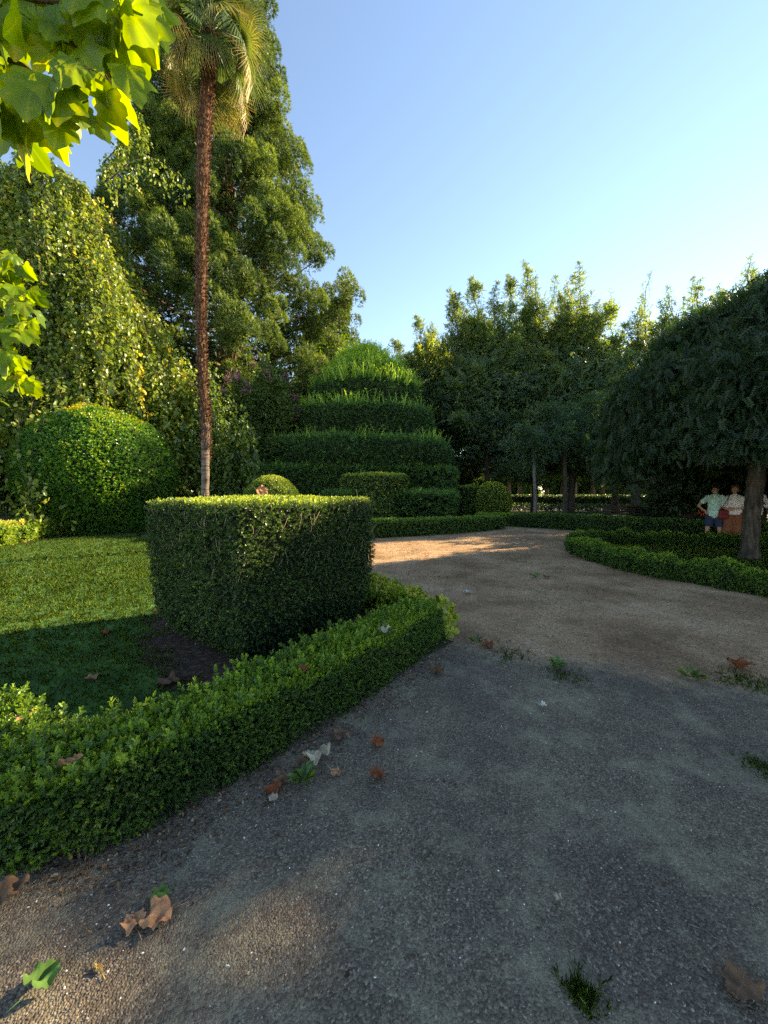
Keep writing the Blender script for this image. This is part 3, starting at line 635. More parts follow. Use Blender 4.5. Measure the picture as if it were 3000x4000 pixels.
for k in range(900):     # hanging curtains, in bunches
    az = rng.uniform(0, 6.283); bunch = .5 + .5 * math.sin(az * 7 + .6)
    if rng.random() > .42 + .58 * bunch: continue
    if any(abs((az - g0 + math.pi) % 6.283 - math.pi) < gw for g0, gw in gap) and rng.random() < .9: continue
    Rr = rng.uniform(2.75, 3.5) * (1 + .05 * math.sin(az * 5 + 1)); zt_ = 4.85 - (Rr - 2.75) * .8 + rng.uniform(-.2, .2)
    b = np.array([cxw[0] + math.cos(az) * Rr, cxw[1] + math.sin(az) * Rr, zt_]); out = np.array([math.cos(az), math.sin(az), 0])
    strand(b, out * .15, rng.uniform(1.9, 3.0) * (.8 + .3 * bunch), 48, .30, .15)
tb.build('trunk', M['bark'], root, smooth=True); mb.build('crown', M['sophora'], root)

# ---------------------------------------------------------------- weeping birch
PR_BIR = []
for k in range(6):
    ps = []
    for i in range(3):
        v, f, t = leaf2(.165, .135, .12)
        v = v @ rotm('x', rng0.uniform(-.8, .8)).T @ rotm('y', R(rng0.uniform(30, 75))).T @ rotm('z', rng0.uniform(0, 6.28)).T + [rng0.normal(0,.05), rng0.normal(0,.05), -.10 * i]
        ps.append((v, f, rng0.uniform(-.12, .12)))
    PR_BIR.append(join_protos(ps))
DB = 19.0; bx = (240 - 1500) / 1500 * DB
root = empty('weeping_birch_tree', (bx, DB, 0)); tag(root, 'large weeping tree with long leafy strands hanging behind the globe bush', 'tree')
rng = np.random.default_rng(88); tb = MB(); mb = MB()
tb.add(*tube(smoothpath([(0, 0, -.1), (.1, 0, 4), (.3, 0, 9), (.2, 0, 14)], 5), np.linspace(.4, .12, 16), 10, noise_amt=.2), .5)
prof = [(17.0, .3), (16.2, 1.9), (14.6, 2.7), (12.2, 3.9), (9.6, 5.4), (7.5, 6.4), (5.0, 7.6), (2.5, 8.6), (.6, 9.2)]
pz = np.array([p_[0] for p_ in prof][::-1]); prr = np.array([p_[1] for p_ in prof][::-1])
for k in range(60):
    az = rng.uniform(0, 6.283); z = rng.uniform(5, 15.5); rr_ = np.interp(z, pz, prr) * .85
    pts, r2 = limb((.2, 0, z - .5), (math.cos(az) * rr_, math.sin(az) * rr_, z + rng.uniform(-.5, .6)), .09, .02, .12, 7, k); tb.add(*tube(pts, r2, 5), .5)
def lobes(az, z): return 1 + .09 * math.sin(az * 4 + z * .35) + .07 * math.sin(az * 9 - z * .6)
for k in range(1900):
    az = rng.uniform(0, 6.283) if rng.random() < .35 else rng.uniform(-2.9, .55)      # more strands on the side that faces the garden
    z0 = 16.9 - 14.0 * rng.random() ** 1.15; f = rng.uniform(.68, 1.0); L = min(rng.uniform(2.5, 6.5), z0 - .7)
    if math.cos(az) > .55 and z0 < 9 and rng.random() < .2: L *= 1.0
    n = max(6, int(L * 5.2)); t = np.linspace(0, 1, n); z = z0 - L * t
    daz = rng.normal(0, .06); az_ = az + daz * t
    r_ = np.interp(z, pz, prr) * f * np.array([lobes(az, zz) for zz in z])
    r_ = r_[0] + (r_ - r_[0]) * .8
    c = np.stack([np.cos(az_) * r_, np.sin(az_) * r_ * .8, z], 1) + rng.normal(0, .07, (n, 3))
    N = np.repeat(np.array([[0, 0, 1.]]), n, 0)
    tn = .42 + (.5 if rng.random() < .03 else 0) + .1 * rng.normal()
    scatter(mb, PR_BIR, c, N, rng, (.7, 1.15), .45, tn, .15)
    if k % 4 == 0: tb.add(*tube(c[::3] if len(c[::3]) > 2 else c[:3], .012, 3, cap=False), .5)
for k in range(150):        # curtain that trails to the right, past the palm trunk; its shade is put in as a dark tint
    px_ = rng.uniform(740, 1010); p0 = P(px_, 1470 + max(0, px_ - 830) * 1.4 + rng.uniform(-60, 260), 17.5 + rng.uniform(-.8, .8)) - np.array([bx, DB, 0]); L = max(.6, p0[2] - rng.uniform(.3, 1.2)); n = max(5, int(L * 5)); t = np.linspace(0, 1, n)
    c = p0 - np.outer(t, [-.5, 0, L]) + rng.normal(0, .07, (n, 3)); scatter(mb, PR_BIR, c, np.repeat([[0, 0, 1.]], n, 0), rng, (.6, 1.0), .45, .18, .12)
def arch(p0, p1, p2, n, hang):        # arching sprays that stick out of the crown top
    pts = smoothpath([np.array(p0), np.array(p1), np.array(p2)], 8); tb.add(*tube(pts, np.linspace(.035, .01, len(pts)), 5), .5)
    for q in pts[::1]:
        for _ in range(n):
            L = rng.uniform(.4, hang); m = int(L * 7) + 2; z = np.linspace(0, L, m)
            c = q + rng.normal(0, .12, (m, 3)) - np.outer(z, [0, 0, 1]); scatter(mb, PR_BIR, c, np.repeat([[0, 0, 1.]], m, 0), rng, (.6, 1.0), .4, .42, .15)
o3 = np.array([bx, DB, 0])
arch(P(400, 640, DB) - o3, P(470, 560, DB) - o3, P(525, 445, DB) - o3, 2, .9)
arch(P(525, 445, DB) - o3, P(545, 480, DB) - o3, P(560, 560, DB) - o3, 2, .6)
arch(P(430, 700, DB) - o3, P(560, 610, DB) - o3, P(720, 700, DB) - o3, 1, 1.3)
arch(P(60, 640, DB) - o3, P(120, 560, DB) - o3, P(180, 640, DB) - o3, 3, 1.3)
tb.build('trunk', M['twig'], root, smooth=True); mb.build('crown', M['birch'], root)

# ---------------------------------------------------------------- giant sequoia
def tuft(rng, L, n=5):
    ps = []
    for i in range(n):
        v, f, t = leaf1(L * rng.uniform(.7, 1.2), L * .17, .3); v = v @ rotm('y', -R(rng.uniform(25, 70))).T @ rotm('z', rng.uniform(0, 6.28)).T; ps.append((v, f, rng.uniform(-.06, .08)))
    return join_protos(ps)
PR_TUFT = [tuft(rng0, .24, 4) for _ in range(6)]
DS = 30.0; sx = (893 - 1500) / 1500 * DS
root = empty('giant_sequoia', (sx, DS, 0)); tag(root, 'towering cone shaped conifer with clumped foliage behind the palm', 'tree')
rng = np.random.default_rng(99); tb = MB(); mb = MB(); HS = 52.
tz = np.linspace(-.2, HS, 22); tb.add(*tube(np.stack([.4 * np.sin(tz * .1), 0 * tz, tz], 1), np.interp(tz, [0, 2, 10, HS], [1.5, 1.1, .85, .1]), 14, noise_amt=.15), .5)
def Rs(z): return np.interp(z, [2, 6, 10, 14, 20, 28, 36, 42, 48, 52], [8.4, 9.0, 9.0, 8.7, 6.6, 4.0, 3.0, 2.8, 2.2, .5])
NC = 640
for k in range(NC):
    z = 2.5 + (HS - 3) * ((k + .5) / NC) ** 1.25; az = k * 2.39996 + rng.uniform(-.3, .3); far = math.sin(az) > .4
    lob = 1 + .13 * math.sin(az * 3 + z * .5) + .10 * math.sin(az * 5 - z * 1.1); f = rng.choice([rng.uniform(.86, 1.0), rng.uniform(.6, .86)], p=[.75, .25]); r = Rs(z) * f * lob
    c = np.array([math.cos(az) * r, math.sin(az) * r, z]); size = rng.uniform(.8, 1.35) * (1.0 if z < 35 else .75); o_ = np.array([math.cos(az), math.sin(az), .25])
    if k % 2 == 0:
        pts, rr = limb((0, 0, z - r * .12), c - [0, 0, .4], .16 * (1 - z / 70), .03, -.06, 7, k); tb.add(*tube(pts, rr, 5), .5)
    tk = .42 + rng.normal(0, .08)
    for j_ in range(3 if far else 6):
        q0 = c + rng.normal(0, .55, 3) * size * [1, 1, .8] + o_ * .2; rp = rng.uniform(.34, .6) * size; n = int((50 if far else 135) * (rp / .5) ** 2)
        q = rng.normal(0, 1, (n, 3)); q[:, 2] = np.abs(q[:, 2]) - .45; q += o_ * .35; q /= np.linalg.norm(q, axis=1, keepdims=True)
        pos = q0 + q * (rp * rng.uniform(.8, 1.05, n))[:, None] * [.95, .95, 1.35]
        scatter(mb, PR_TUFT, pos, q + [0, 0, .55], rng, (.7, 1.1), .18, tk - .04 + .18 * q[:, 2], .08)  # puff tops tinted yellower to imitate sunlit clumps
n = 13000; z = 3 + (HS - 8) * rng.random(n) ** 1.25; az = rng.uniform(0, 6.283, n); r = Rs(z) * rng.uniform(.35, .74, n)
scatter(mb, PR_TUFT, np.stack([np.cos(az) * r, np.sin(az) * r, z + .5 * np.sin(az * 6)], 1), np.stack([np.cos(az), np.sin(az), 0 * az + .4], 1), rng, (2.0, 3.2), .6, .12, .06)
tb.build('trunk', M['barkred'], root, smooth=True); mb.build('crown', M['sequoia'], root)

# ---------------------------------------------------------------- crape myrtle
PR_SM = [spray(rng0, .2, 6, .10) for _ in range(4)]
def shrubtree(name, px, py, D, H, rad, label, cat, leaf, seed, nl=26, dens=260, stems=3, flowers=0, group=None, bark='barkpale', zlow=.35):
    rng = np.random.default_rng(seed); x = (px - 1500) / 1500 * D; root = empty(name, (x, D, 0)); tag(root, label, cat, group); tb = MB(); mb = MB(); fb = MB()
    for s in range(stems):
        a = s * 6.28 / stems + .5; top = np.array([math.cos(a) * rad * .35, math.sin(a) * rad * .35, H * .62]); st = smoothpath([(0.06 * math.cos(a), .06 * math.sin(a), 0), top * [.2, .2, .35], top], 5)
        tb.add(*tube(st, np.linspace(.10, .04, len(st)), 7, noise_amt=.2), .5)
        for k in range(nl // stems):
            b = a + rng.uniform(-1.2, 1.2); u = rng.random(); z = H * rng.uniform(zlow, 1.0); rr_ = rad * math.sqrt(max(.05, 1 - abs(z / H - .55) ** 1.5 * 2.2)) * rng.uniform(.7, 1.05)
            pts, r2 = limb(st[int(len(st) * rng.uniform(.45, .99))], (math.cos(b) * rr_, math.sin(b) * rr_, z), .03, .008, .08, 6, seed + k + s * 20); tb.add(*tube(pts, r2, 5), .5)
            leaves_along(mb, pts, .75, dens, rng, PR_SM, .6, (.8, 1.3), .4, .16, .8, .5, .2)
            if flowers and z > H * .6 and rng.random() < flowers:
                q = pts[-1] + rng.normal(0, .10, (70, 3)) * [1, 1, 1.6]; scatter(fb, PR_SM, q, q * 0 + [0, 0, 1], rng, (.35, .7), 1., .5, .3)
    tb.build('trunk', M[bark], root, smooth=True); mb.build('crown', M[leaf], root)
    if fb.b: fb.build('blossom', M['pink'], root)
    return root
shrubtree('crape_myrtle', 1020, 1800, 21, P(1040, 1405, 21)[2], 2.3, 'small multi stemmed tree with a few pink blossoms left of the tiered topiary', 'tree', 'myrtle', 141, 45, 330, 3, .45)
shrubtree('laurel_shrub', 955, 1850, 19, 3.0, 1.3, 'small leafy shrub with bright green leaves at the foot of the pink flowering tree', 'shrub', 'box', 142, 20, 260, 3, bark='twig', zlow=.1)

# ---------------------------------------------------------------- background trees
PR_BG = [spray(rng0, .8, 7, .42) for _ in range(5)]
def bgtree(x, y, H, rad, label, seed, leaf='back', dens=1., name='broadleaf_tree', low=.18, group='trees far behind the garden', bark='bark'):
    rng = np.random.default_rng(seed); root = empty(name, (x, y, 0)); tag(root, label, 'tree', group); tb = MB(); mb = MB()
    tb.add(*tube([(0, 0, -.1), (.1, 0, H * .3), (0, .1, H * .6), (0, 0, H * .85)], [.35, .28, .2, .06], 8, noise_amt=.2), .5)
    for k in range(34):
        az = k * 2.4; u = (k + .5) / 34; z = H * (low + (1 - low) * u); rr_ = rad * math.sqrt(max(.08, 1 - (abs(u - .42) / .62) ** 2)) * rng.uniform(.55, 1.05)
        pts, r2 = limb((0, 0, z * .8), (math.cos(az) * rr_, math.sin(az) * rr_, z), .09, .02, .06, 5, seed + k); tb.add(*tube(pts, r2, 5), .5)
        leaves_along(mb, pts, rad * .30, int(125 * dens), rng, PR_BG, .3, (.8, 1.4), .35 + .1 * rng.normal(), .16, .75, .5, .1, rmin=rad * .1)
    tb.build('trunk', M[bark], root, smooth=True); mb.build('crown', M[leaf], root); return root
bgl = ['behind the weeping birch at the left edge of the view', 'behind the globe bush', 'behind the strands left of the palm', 'behind the palm trunk', 'between the palm and the sequoia foot', 'behind the crape myrtle']
for k, (x, y, h, r_) in enumerate([(-36, 30, 16, 6), (-27, 28, 13, 5.5), (-30, 38, 16, 6), (-22, 34, 15, 6), (-16, 40, 16, 6), (-8.5, 38, 11, 5)]):
    bgtree(x, y, h, r_, 'dark broadleaf tree ' + bgl[k], 200 + k, low=.08)
bgtree((1285 - 1500) / 1500 * 42, 42, P(1285, 1225, 42)[2], 3.6, 'pale sunlit tree showing between the sequoia and the tiered topiary', 210, dens=1.2)
fl = ['far left of the line, behind the far clipped ball', 'behind the slim pale trunk', 'left of the slim dark trunk', 'right of the slim dark trunk', 'behind the stout dark trunk', 'behind the left curtain of the weeping tree', 'behind the weeping tree trunk', 'beyond the people', 'at the far right end of the line']
src = None
for k, (x, y, h, r_) in enumerate([(19.5, 68, 14, 5), (23, 70, 15, 7), (31, 64, 14, 6), (40, 68, 15, 7), (49, 64, 13, 6), (58, 66, 15, 7), (67, 62, 14, 6), (78, 64, 15, 7), (92, 66, 15, 7)]):
    bgtree(x, y, h, r_, 'sunlit tree in the far line, ' + fl[k], 220 + k, low=.03, dens=1.3, group='sunlit trees in the far line')
rb = random.Random(9)
for k in range(15):      # reddish trunks of an avenue in the distance
    D = 52 + rb.uniform(-2, 3); px = 1990 + k * 52 + rb.uniform(-14, 14); x = (px - 1500) / 1500 * D; tb = MB(); h = rb.uniform(4.5, 6)
    root = empty('avenue_tree', (x, D, 0)); tag(root, 'reddish lit trunk in the distant avenue under the hornbeams, %s from the left' % ordn[k], 'tree', 'avenue trees far under the hornbeam row')
    tb.add(*tube([(0, 0, -.1), (.05, 0, h * .4), (0, 0, h)], [.36, .3, .22], 8, noise_amt=.2, seed=k), .5); tb.build('trunk', M['barkred'], root, smooth=True)
    mb = MB(); rng = np.random.default_rng(300 + k)
    for j in range(7):
        a = rng.uniform(0, 6.28); pts, r2 = limb((0, 0, h * .8), (math.cos(a) * 2.2, math.sin(a) * 2.2, h * rng.uniform(.75, 1.4)), .06, .02, .1, 5, j)
        leaves_along(mb, pts, 1.2, 90, rng, PR_BG, .3, (.6, 1.0), .45, .2, .6)
    mb.build('crown', M['back'], root)

for k, (x, y, h, r_, lb) in enumerate([(12.6, 15.6, 4.6, 2.0, 'left of the person in teal'), (16.0, 16.2, 5.2, 2.4, 'behind the two people'), (19.6, 16.0, 5.0, 2.4, 'right of the weeping tree trunk'), (23.5, 17, 5.5, 2.6, 'at the right edge of the view')]):
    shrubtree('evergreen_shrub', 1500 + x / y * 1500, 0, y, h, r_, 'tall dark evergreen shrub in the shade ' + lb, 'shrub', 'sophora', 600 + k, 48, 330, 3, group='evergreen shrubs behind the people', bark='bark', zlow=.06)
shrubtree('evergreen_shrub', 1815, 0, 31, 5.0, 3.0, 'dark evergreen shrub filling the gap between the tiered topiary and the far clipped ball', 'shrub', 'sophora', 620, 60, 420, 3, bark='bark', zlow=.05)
# distant clipped hedge, flower bed
def farhedge(path, w, h, label, seed, dens=60, mats=None, tint=.25, name='clipped_hedge'):
    V, F = strip(path, w, h, 6, .08, seed, .05); o = clipped(name, V, F, PR_MID, dens, mats or CB, seed, .12, tint, .1, .5, (1.4, 2.2), None, .15); tag(o, label, 'hedge'); return o
farhedge([(9.5, 41), (20, 39.5), (32, 38), (46, 36)], 1.0, 1.15, 'long dark clipped hedge far away under the hornbeams', 401)
farhedge([G(2570, 2040)[:2] + [0, 2.2], G(2800, 2050)[:2] + [0, 2.2]], 1.2, P(2600, 1972, 20)[2] - .15, 'dark square hedge block behind the long low hedge left of the people', 402, 200)
mb = MB(); rng = np.random.default_rng(410)
q = np.stack([rng.uniform(9, 30, 2600), rng.uniform(0, 2.6, 2600), rng.uniform(.05, .5, 2600)], 1); q[:, 1] += 29.2 - (q[:, 0] - 9) * .11
scatter(mb, PR_MID, q, q * 0 + [0, 0, 1], rng, (1.5, 2.5), .5, .3, .15, 0)
w = rng.random(len(q)) < .28; scatter(mb, PR_SM, q[w] + [0, 0, .15], q[w] * 0 + [0, 0, 1], rng, (.4, .8), .8, .85, .2, 1)
tag(mb.build('flower_border', [M['boxdark'], M['litter']]), 'low border with pale flowers in the shade under the hornbeams', 'flower bed', kind='stuff')

# ---------------------------------------------------------------- palm
DP = 10.5
root = empty('fan_palm', tuple(G(800, 1920 + 2400 / DP))); root.location = ((800 - 1500) / 1500 * DP, DP, 0)
tag(root, 'tall fan palm with a shaggy brown trunk and drooping yellowed fronds', 'palm tree')
ro = np.array(root.location)
tp = smoothpath([P(a, b, DP) - ro for a, b in [(800, 1945), (803, 1800), (803, 1650), (788, 1400), (784, 1150), (788, 850), (797, 530), (814, 280), (822, 130)]], 8)
tp = np.concatenate([np.array([[tp[0][0], tp[0][1], -.05]]), tp])
hh = tp[:, 2]; rad = np.interp(hh, [0, 1.5, 4, 6, 8, 10, 12, 14], [.12, .10, .095, .10, .115, .13, .145, .14])
tb = MB(); Vt, Ft = tube(tp, rad, 20, noise_amt=.22, seed=5.); low_ = Vt[Ft].mean(1)[:, 2] < 3.4; tb.add(Vt, Ft[~low_], .3); tb.add(Vt, Ft[low_], .3, 1)
rng = np.random.default_rng(55); n = 9000; tt = rng.random(n) * (len(tp) - 1.01); i = tt.astype(int); f = (tt - i)[:, None]; c = tp[i] * (1 - f) + tp[i + 1] * f; rr = np.interp(c[:, 2], hh, rad)
az = rng.uniform(0, 6.283, n); ring = .35 * np.sin(c[:, 2] * 38 + az * 1.0) ; d = np.stack([np.cos(az), np.sin(az), 0 * az], 1)
fib = [(np.array([[0, -.012, 0], [.05, -.008, .06], [.085, .0, .05], [.04, .01, .02]]), np.array([[0, 1, 2, 3]]), 0.), (np.array([[0, -.006, 0], [.02, -.006, -.09], [.035, .0, -.17], [.01, .006, -.08]]), np.array([[0, 1, 2, 3]]), .1)]
T_ = np.stack([-np.sin(az), np.cos(az), 0 * az], 1); Bm = np.stack([d, T_, np.repeat([[0, 0, 1.]], n, 0)], 2); k = c[:, 2] > 3.2 + rng.normal(0, .5, n)
scatter(tb, fib, (c + d * rr[:, None] * 1.0)[k], None, rng, (.5, 1.2), 0, (.36 + ring * .5)[k], .2, 0, B=Bm[k])
tb.build('trunk', [M['fibre'], noisemat('ringed_palm_bark', [(.06, .045, .035), (.16, .125, .10), (.26, .22, .18)], 2.5, 7, .95, 1, 6, stretch=(1, 1, 9), bdist=.03)], root, smooth=False)
top = tp[-1]
def frond(rng, fan=1.15, nseg=34, droop=.5, spreadang=150):
    ps = []
    for i in range(nseg):
        a = R(-spreadang / 2 + spreadang * i / (nseg - 1)); L = fan * (.78 + .22 * math.cos(a * 1.1)) * rng.uniform(.9, 1.05); w = .022 * fan; pts = []
        for j in range(5):
            t = j / 4; z = -droop * fan * t ** 2.2 * (.5 + rng.uniform(0, .25)) ; pts.append([L * t * math.cos(a), L * t * math.sin(a), z])
        pts = np.array(pts); s = np.array([-math.sin(a), math.cos(a), 0])
        for j in range(4):
            w0, w1 = w * (1 - .2 * j) * (.5 if j == 0 else 1), w * (1 - .2 * (j + 1)) * (1 if j < 3 else .1)
            ps.append((np.array([pts[j] - s * w0, pts[j + 1] - s * w1, pts[j + 1] + s * w1 + [0, 0, .008], pts[j] + s * w0 + [0, 0, .008]]), np.array([[0, 1, 2, 3]]), .12 * (j / 3) + rng.uniform(-.05, .05)))
    return join_protos(ps)
FR = [frond(rng0, .88, 30, d_) for d_ in (.25, .45, .75, 1.0)]
for k in range(50):
    u = k / 49; az = k * 2.39996; el = R(78 - 112 * u + rng.uniform(-8, 8)); pl = rng.uniform(.6, 1.1)
    base = top + [0, 0, .15 - .45 * u]; d = np.array([math.cos(az) * math.cos(el), math.sin(az) * math.cos(el), math.sin(el)])
    mid = base + d * pl * .55; end = base + d * pl - [0, 0, .15 * pl]; mb = MB()
    mb.add(*tube(np.array([base, mid, end]), [.018, .013, .010], 5), .35 + .3 * (u > .8))
    Xd = d - [0, 0, .25 + .5 * u]; Xd /= np.linalg.norm(Xd); Zd = np.array([0, 0, 1.]) - Xd * Xd[2]; Zd += rng.normal(0, .25, 3); Zd -= Xd * Zd.dot(Xd); Zd /= np.linalg.norm(Zd); Yd = np.cross(Zd, Xd)
    v, f, t = FR[min(3, int(u * 4))]
    tn = .32 + .1 * rng.normal() + (.18 if u > .8 else 0) + (.2 if rng.random() < .12 else 0)
    scatter(mb, [(v, f, t + (.42 * np.linalg.norm(v, axis=1) ** 2 if u > .62 else .1 * np.linalg.norm(v, axis=1)))], [end], None, rng, (.85, 1.15), 0, tn, 0, 0, B=np.stack([Xd, Yd, Zd], 1)[None])
    mb.build('frond', M['palm'], root)

# ================================================================ FOREGROUND BROADLEAF TREE
HALF = [(0, 0), (.10, -.04), (.28, .0), (.47, .05), (.45, .18), (.42, .31), (.50, .42), (.60, .62), (.46, .63), (.33, .68), (.24, .82), (.12, .95), (0, 1.06)]
def outline(rng, jx=.03):
    h = [(x * (1 + rng.uniform(-jx, jx) * 3), y + rng.uniform(-jx, jx)) for x, y in HALF[1:-1]]; h2 = [(-x * (1 + rng.uniform(-jx, jx) * 3), y + rng.uniform(-jx, jx)) for x, y in HALF[1:-1]]
    pts = [HALF[0]] + h + [HALF[-1]] + h2[::-1]; out = []
    n = len(pts); q = [np.array(p_) for p_ in pts]
    for i in range(n):
        a, b, c, d = q[i - 1], q[i], q[(i + 1) % n], q[(i + 2) % n]
        for t in (0, .25, .5, .75): out.append(.5 * ((2 * b) + (-a + c) * t + (2 * a - 5 * b + 4 * c - d) * t * t + (-a + 3 * b - 3 * c + d) * t ** 3))
    return np.array(out)
def bigleaf(rng, curl=.25, fold=.35, crumple=0., rings=6):
    """broad lobed leaf about 1 long, stalk at the origin, tip along +X; soft fold, droop and vein relief"""
    o = outline(rng); c = np.array([0, .36]); N = len(o); V = [[0, .36]]; 
    P2 = np.concatenate([[c]] + [c + (o - c) * s_ for s_ in np.linspace(0, 1, rings + 1)[1:]])
    x, y = P2[:, 0], P2[:, 1]; r = np.hypot(x, y); a = np.arctan2(x, y)
    z = fold * np.abs(x) ** 1.2 * .5 - curl * (y ** 2) * .5 - curl * x * x * .6 + .018 * np.cos(a * 9) * np.minimum(r * 2, 1)
    z += .05 * np.sin(y * 6 + rng.uniform(0, 6)) * np.abs(x) * 2
    if crumple:
        s = rng.uniform(0, 9); z += crumple * np.array([noise.noise(Vector((p[0] * 3.2 + s, p[1] * 3.2, s))) for p in P2]) 
    V = np.stack([y, x, z], 1)
    if crumple:      # edges curl inwards and up
        d = np.hypot(P2[:, 0], P2[:, 1] - .36); k = np.clip(d - .18, 0, 1); V[:, 2] += crumple * k * 1.3; V[:, 0] -= (V[:, 0] - .36) * k * crumple * .9; V[:, 1] *= 1 - k * crumple * 1.1
    F = []
    for i in range(N): F.append((0, 1 + i, 1 + (i + 1) % N, 1 + (i + 1) % N))
    T3 = np.array([f_[:3] for f_ in F]); Q = []
    for q in range(rings - 1):
        for i in range(N): a_ = 1 + q * N + i; b_ = 1 + q * N + (i + 1) % N; Q.append((a_, a_ + N, b_ + N, b_))
    Q = np.array(Q); T4 = np.concatenate([T3, Q[:, [0, 1, 2]], Q[:, [0, 2, 3]]])
    aa = np.abs(a)[:, None] - np.array([0., .62, 1.25])[None]; vein = .22 * np.exp(-(aa / .035) ** 2).max(1) * (r > .04) + .08 * np.sin(x * 9 + y * 5 + rng.uniform(0, 6)) - .05
    return V, T4, vein
rgl = np.random.default_rng(61)
BL = [bigleaf(rgl, rgl.uniform(.15, .6), rgl.uniform(.2, .7)) for _ in range(9)]
root = empty('plane_tree', (-4.6, 1.6, 0)); tag(root, 'tree with big lobed sunlit leaves overhanging the top left corner', 'tree')
o3 = np.array([-4.6, 1.6, 0]); tb = MB(); mb = MB(); rng = np.random.default_rng(62)
tb.add(*tube(smoothpath([(0, 0, -.1), (.1, .1, 1.5), (.2, .1, 3.2), (.1, .3, 5.5)], 6), np.linspace(.24, .12, 19), 12, noise_amt=.15), .5)
def spraybranch(pix, D0, D1, nleaf, ls, start=(.2, .1, 3.0), rb=.03, hang=1., tint=.4):
    pts = [np.array(start)] + [P(a, b, D0 + (D1 - D0) * i / max(1, len(pix) - 1)) - o3 for i, (a, b) in enumerate(pix)]
    sp = smoothpath(pts, 8); tb.add(*tube(sp, np.linspace(rb, .003, len(sp)), 6), .5)
    s0 = 8; idx = rng.uniform(s0, len(sp) - 1.01, nleaf)
    for t in idx:
        i = int(t); q = sp[i] * (1 - (t - i)) + sp[i + 1] * (t - i)
        out = rng.normal(0, 1, 3) * [1, .8, .5]; out /= np.linalg.norm(out); e = q + out * rng.uniform(.04, .11) - [0, 0, .02]
        tb.add(*tube([q, (q + e) / 2 + [0, 0, .008], e], .0016, 4, cap=False), .5)
        X = np.array([out[0] * .55, out[1] * .4, -hang * rng.uniform(.5, 1.4)]); X /= np.linalg.norm(X)
        face = np.array([rng.normal(0, .55), -1 + rng.normal(0, .5), rng.normal(.35, .3)]); Z = face - X * face.dot(X); Z /= np.linalg.norm(Z); Y = np.cross(Z, X)
        scatter(mb, [BL[rng.integers(len(BL))]], [e], None, rng, (ls * .6, ls * 1.15), 0, tint + rng.normal(0, .1), 0, 0, B=np.stack([X, Y, Z], 1)[None])
st = (.15, .2, 4.2)
spraybranch([(-250, -220), (-50, -60), (200, 0), (420, -10), (560, 60)], 1.7, 1.55, 40, .155, st, tint=.62)
spraybranch([(-260, -100), (-60, 60), (160, 120), (330, 200), (440, 330)], 1.75, 1.6, 40, .155, st, tint=.62)
spraybranch([(-260, 60), (-80, 180), (90, 260), (200, 360), (330, 430)], 1.8, 1.65, 34, .155, st, tint=.62)
spraybranch([(-260, 150), (-100, 320), (20, 400), (110, 430), (180, 470)], 1.9, 1.7, 16, .17, st, tint=.62)
spraybranch([(-300, -300), (0, -160), (260, -150), (480, -120)], 1.7, 1.7, 20, .2, st, tint=.62)
spraybranch([(-260, 0), (-120, 200), (-20, 420), (0, 560)], 2.1, 1.9, 12, .18, st, tint=.4)
for k, (a, b) in enumerate([(60, 1060), (90, 1180), (70, 1300), (100, 1250), (40, 1420), (60, 1500), (20, 1120)]):
    spraybranch([(-320, a * 0 + 960 + 30 * k), (-120, b - 110), (a - 30, b - 60), (a + 10, b)], 4.4, 4.2, 34, .17, (.12, .2, 3.8), .02, .7, .62)
tb.build('trunk', M['twig'], root, smooth=True); mb.build('foliage', M['tulip'], root, smooth=True)

# ================================================================ GRASS, GRAVEL, LITTER
def inside(pts, poly):
    x, y = pts[:, 0], pts[:, 1]; r = np.zeros(len(pts), bool); n = len(poly)
    for i in range(n):
        x0, y0 = poly[i]; x1, y1 = poly[(i + 1) % n]; c = ((y0 > y) != (y1 > y)); r ^= c & (x < (x1 - x0) * (y - y0) / (y1 - y0 + 1e-12) + x0)
    return r
def blade(rng, h):
    b = rng.uniform(.2, .8); w = h * .07
    return np.array([[-w, 0, 0], [w, 0, 0], [w * .7 + b * h * .3, .0, h * .6], [b * h * .9, 0, h]]), np.array([[0, 1, 2, 3]]), rng.uniform(-.05, .05)
PR_BLADE = [join_protos([(lambda q: (q[0] @ rotm('z', rng0.uniform(0, 6.28)).T + [rng0.normal(0, .012), rng0.normal(0, .012), 0], q[1], q[2]))(blade(rng0, rng0.uniform(.6, 1.))) for _ in range(7)]) for _ in range(6)]
def grass(name, poly, n, seed, y0, hs, tint, extra=None, z=.008, avoid=None, label=None):
    rng = np.random.default_rng(seed); pl = np.array(poly); mn, mx = pl.min(0), pl.max(0); q = rng.uniform(mn, mx, (n * 6, 2))
    k = inside(q, poly); q = q[k]
    if avoid is not None: q = q[~inside(q, avoid)]
    d = np.hypot(q[:, 0], q[:, 1]); q = q[rng.random(len(q)) < np.clip((y0 / d) ** 1.6, 0, 1)][:n]
    d = np.hypot(q[:, 0], q[:, 1]); mb = MB(); p3 = np.column_stack([q, np.full(len(q), z)])
    t = tint + .18 * fbm(p3, .9, seed); s = np.clip(d / 4, .8, 2.2)
    B = basis(np.repeat([[0, 0, 1.]], len(q), 0), rng, .25) * (hs * s * rng.uniform(.6, 1.25, len(q)))[:, None, None]
    v0 = [(v * [1.6, 1.6, 1.0], f, tt) for v, f, tt in PR_BLADE]
    scatter(mb, v0, p3, None, rng, (1, 1), 0, t, .12, 0, B=B)
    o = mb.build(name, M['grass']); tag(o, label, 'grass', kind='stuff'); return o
grass('lawn_grass', lawn, 42000, 501, 3.2, .034, .40, z=.008, avoid=[(p_[0] * .84 - .24, p_[1] * .84 + .74) for p_ in ragged(soilp, .3, .12, 8)], label='short green lawn around the big box cube')
grass('round_bed_grass', bedpath, 20000, 502, 6.5, .034, .62, z=.010, label='shaded green grass inside the round bed')
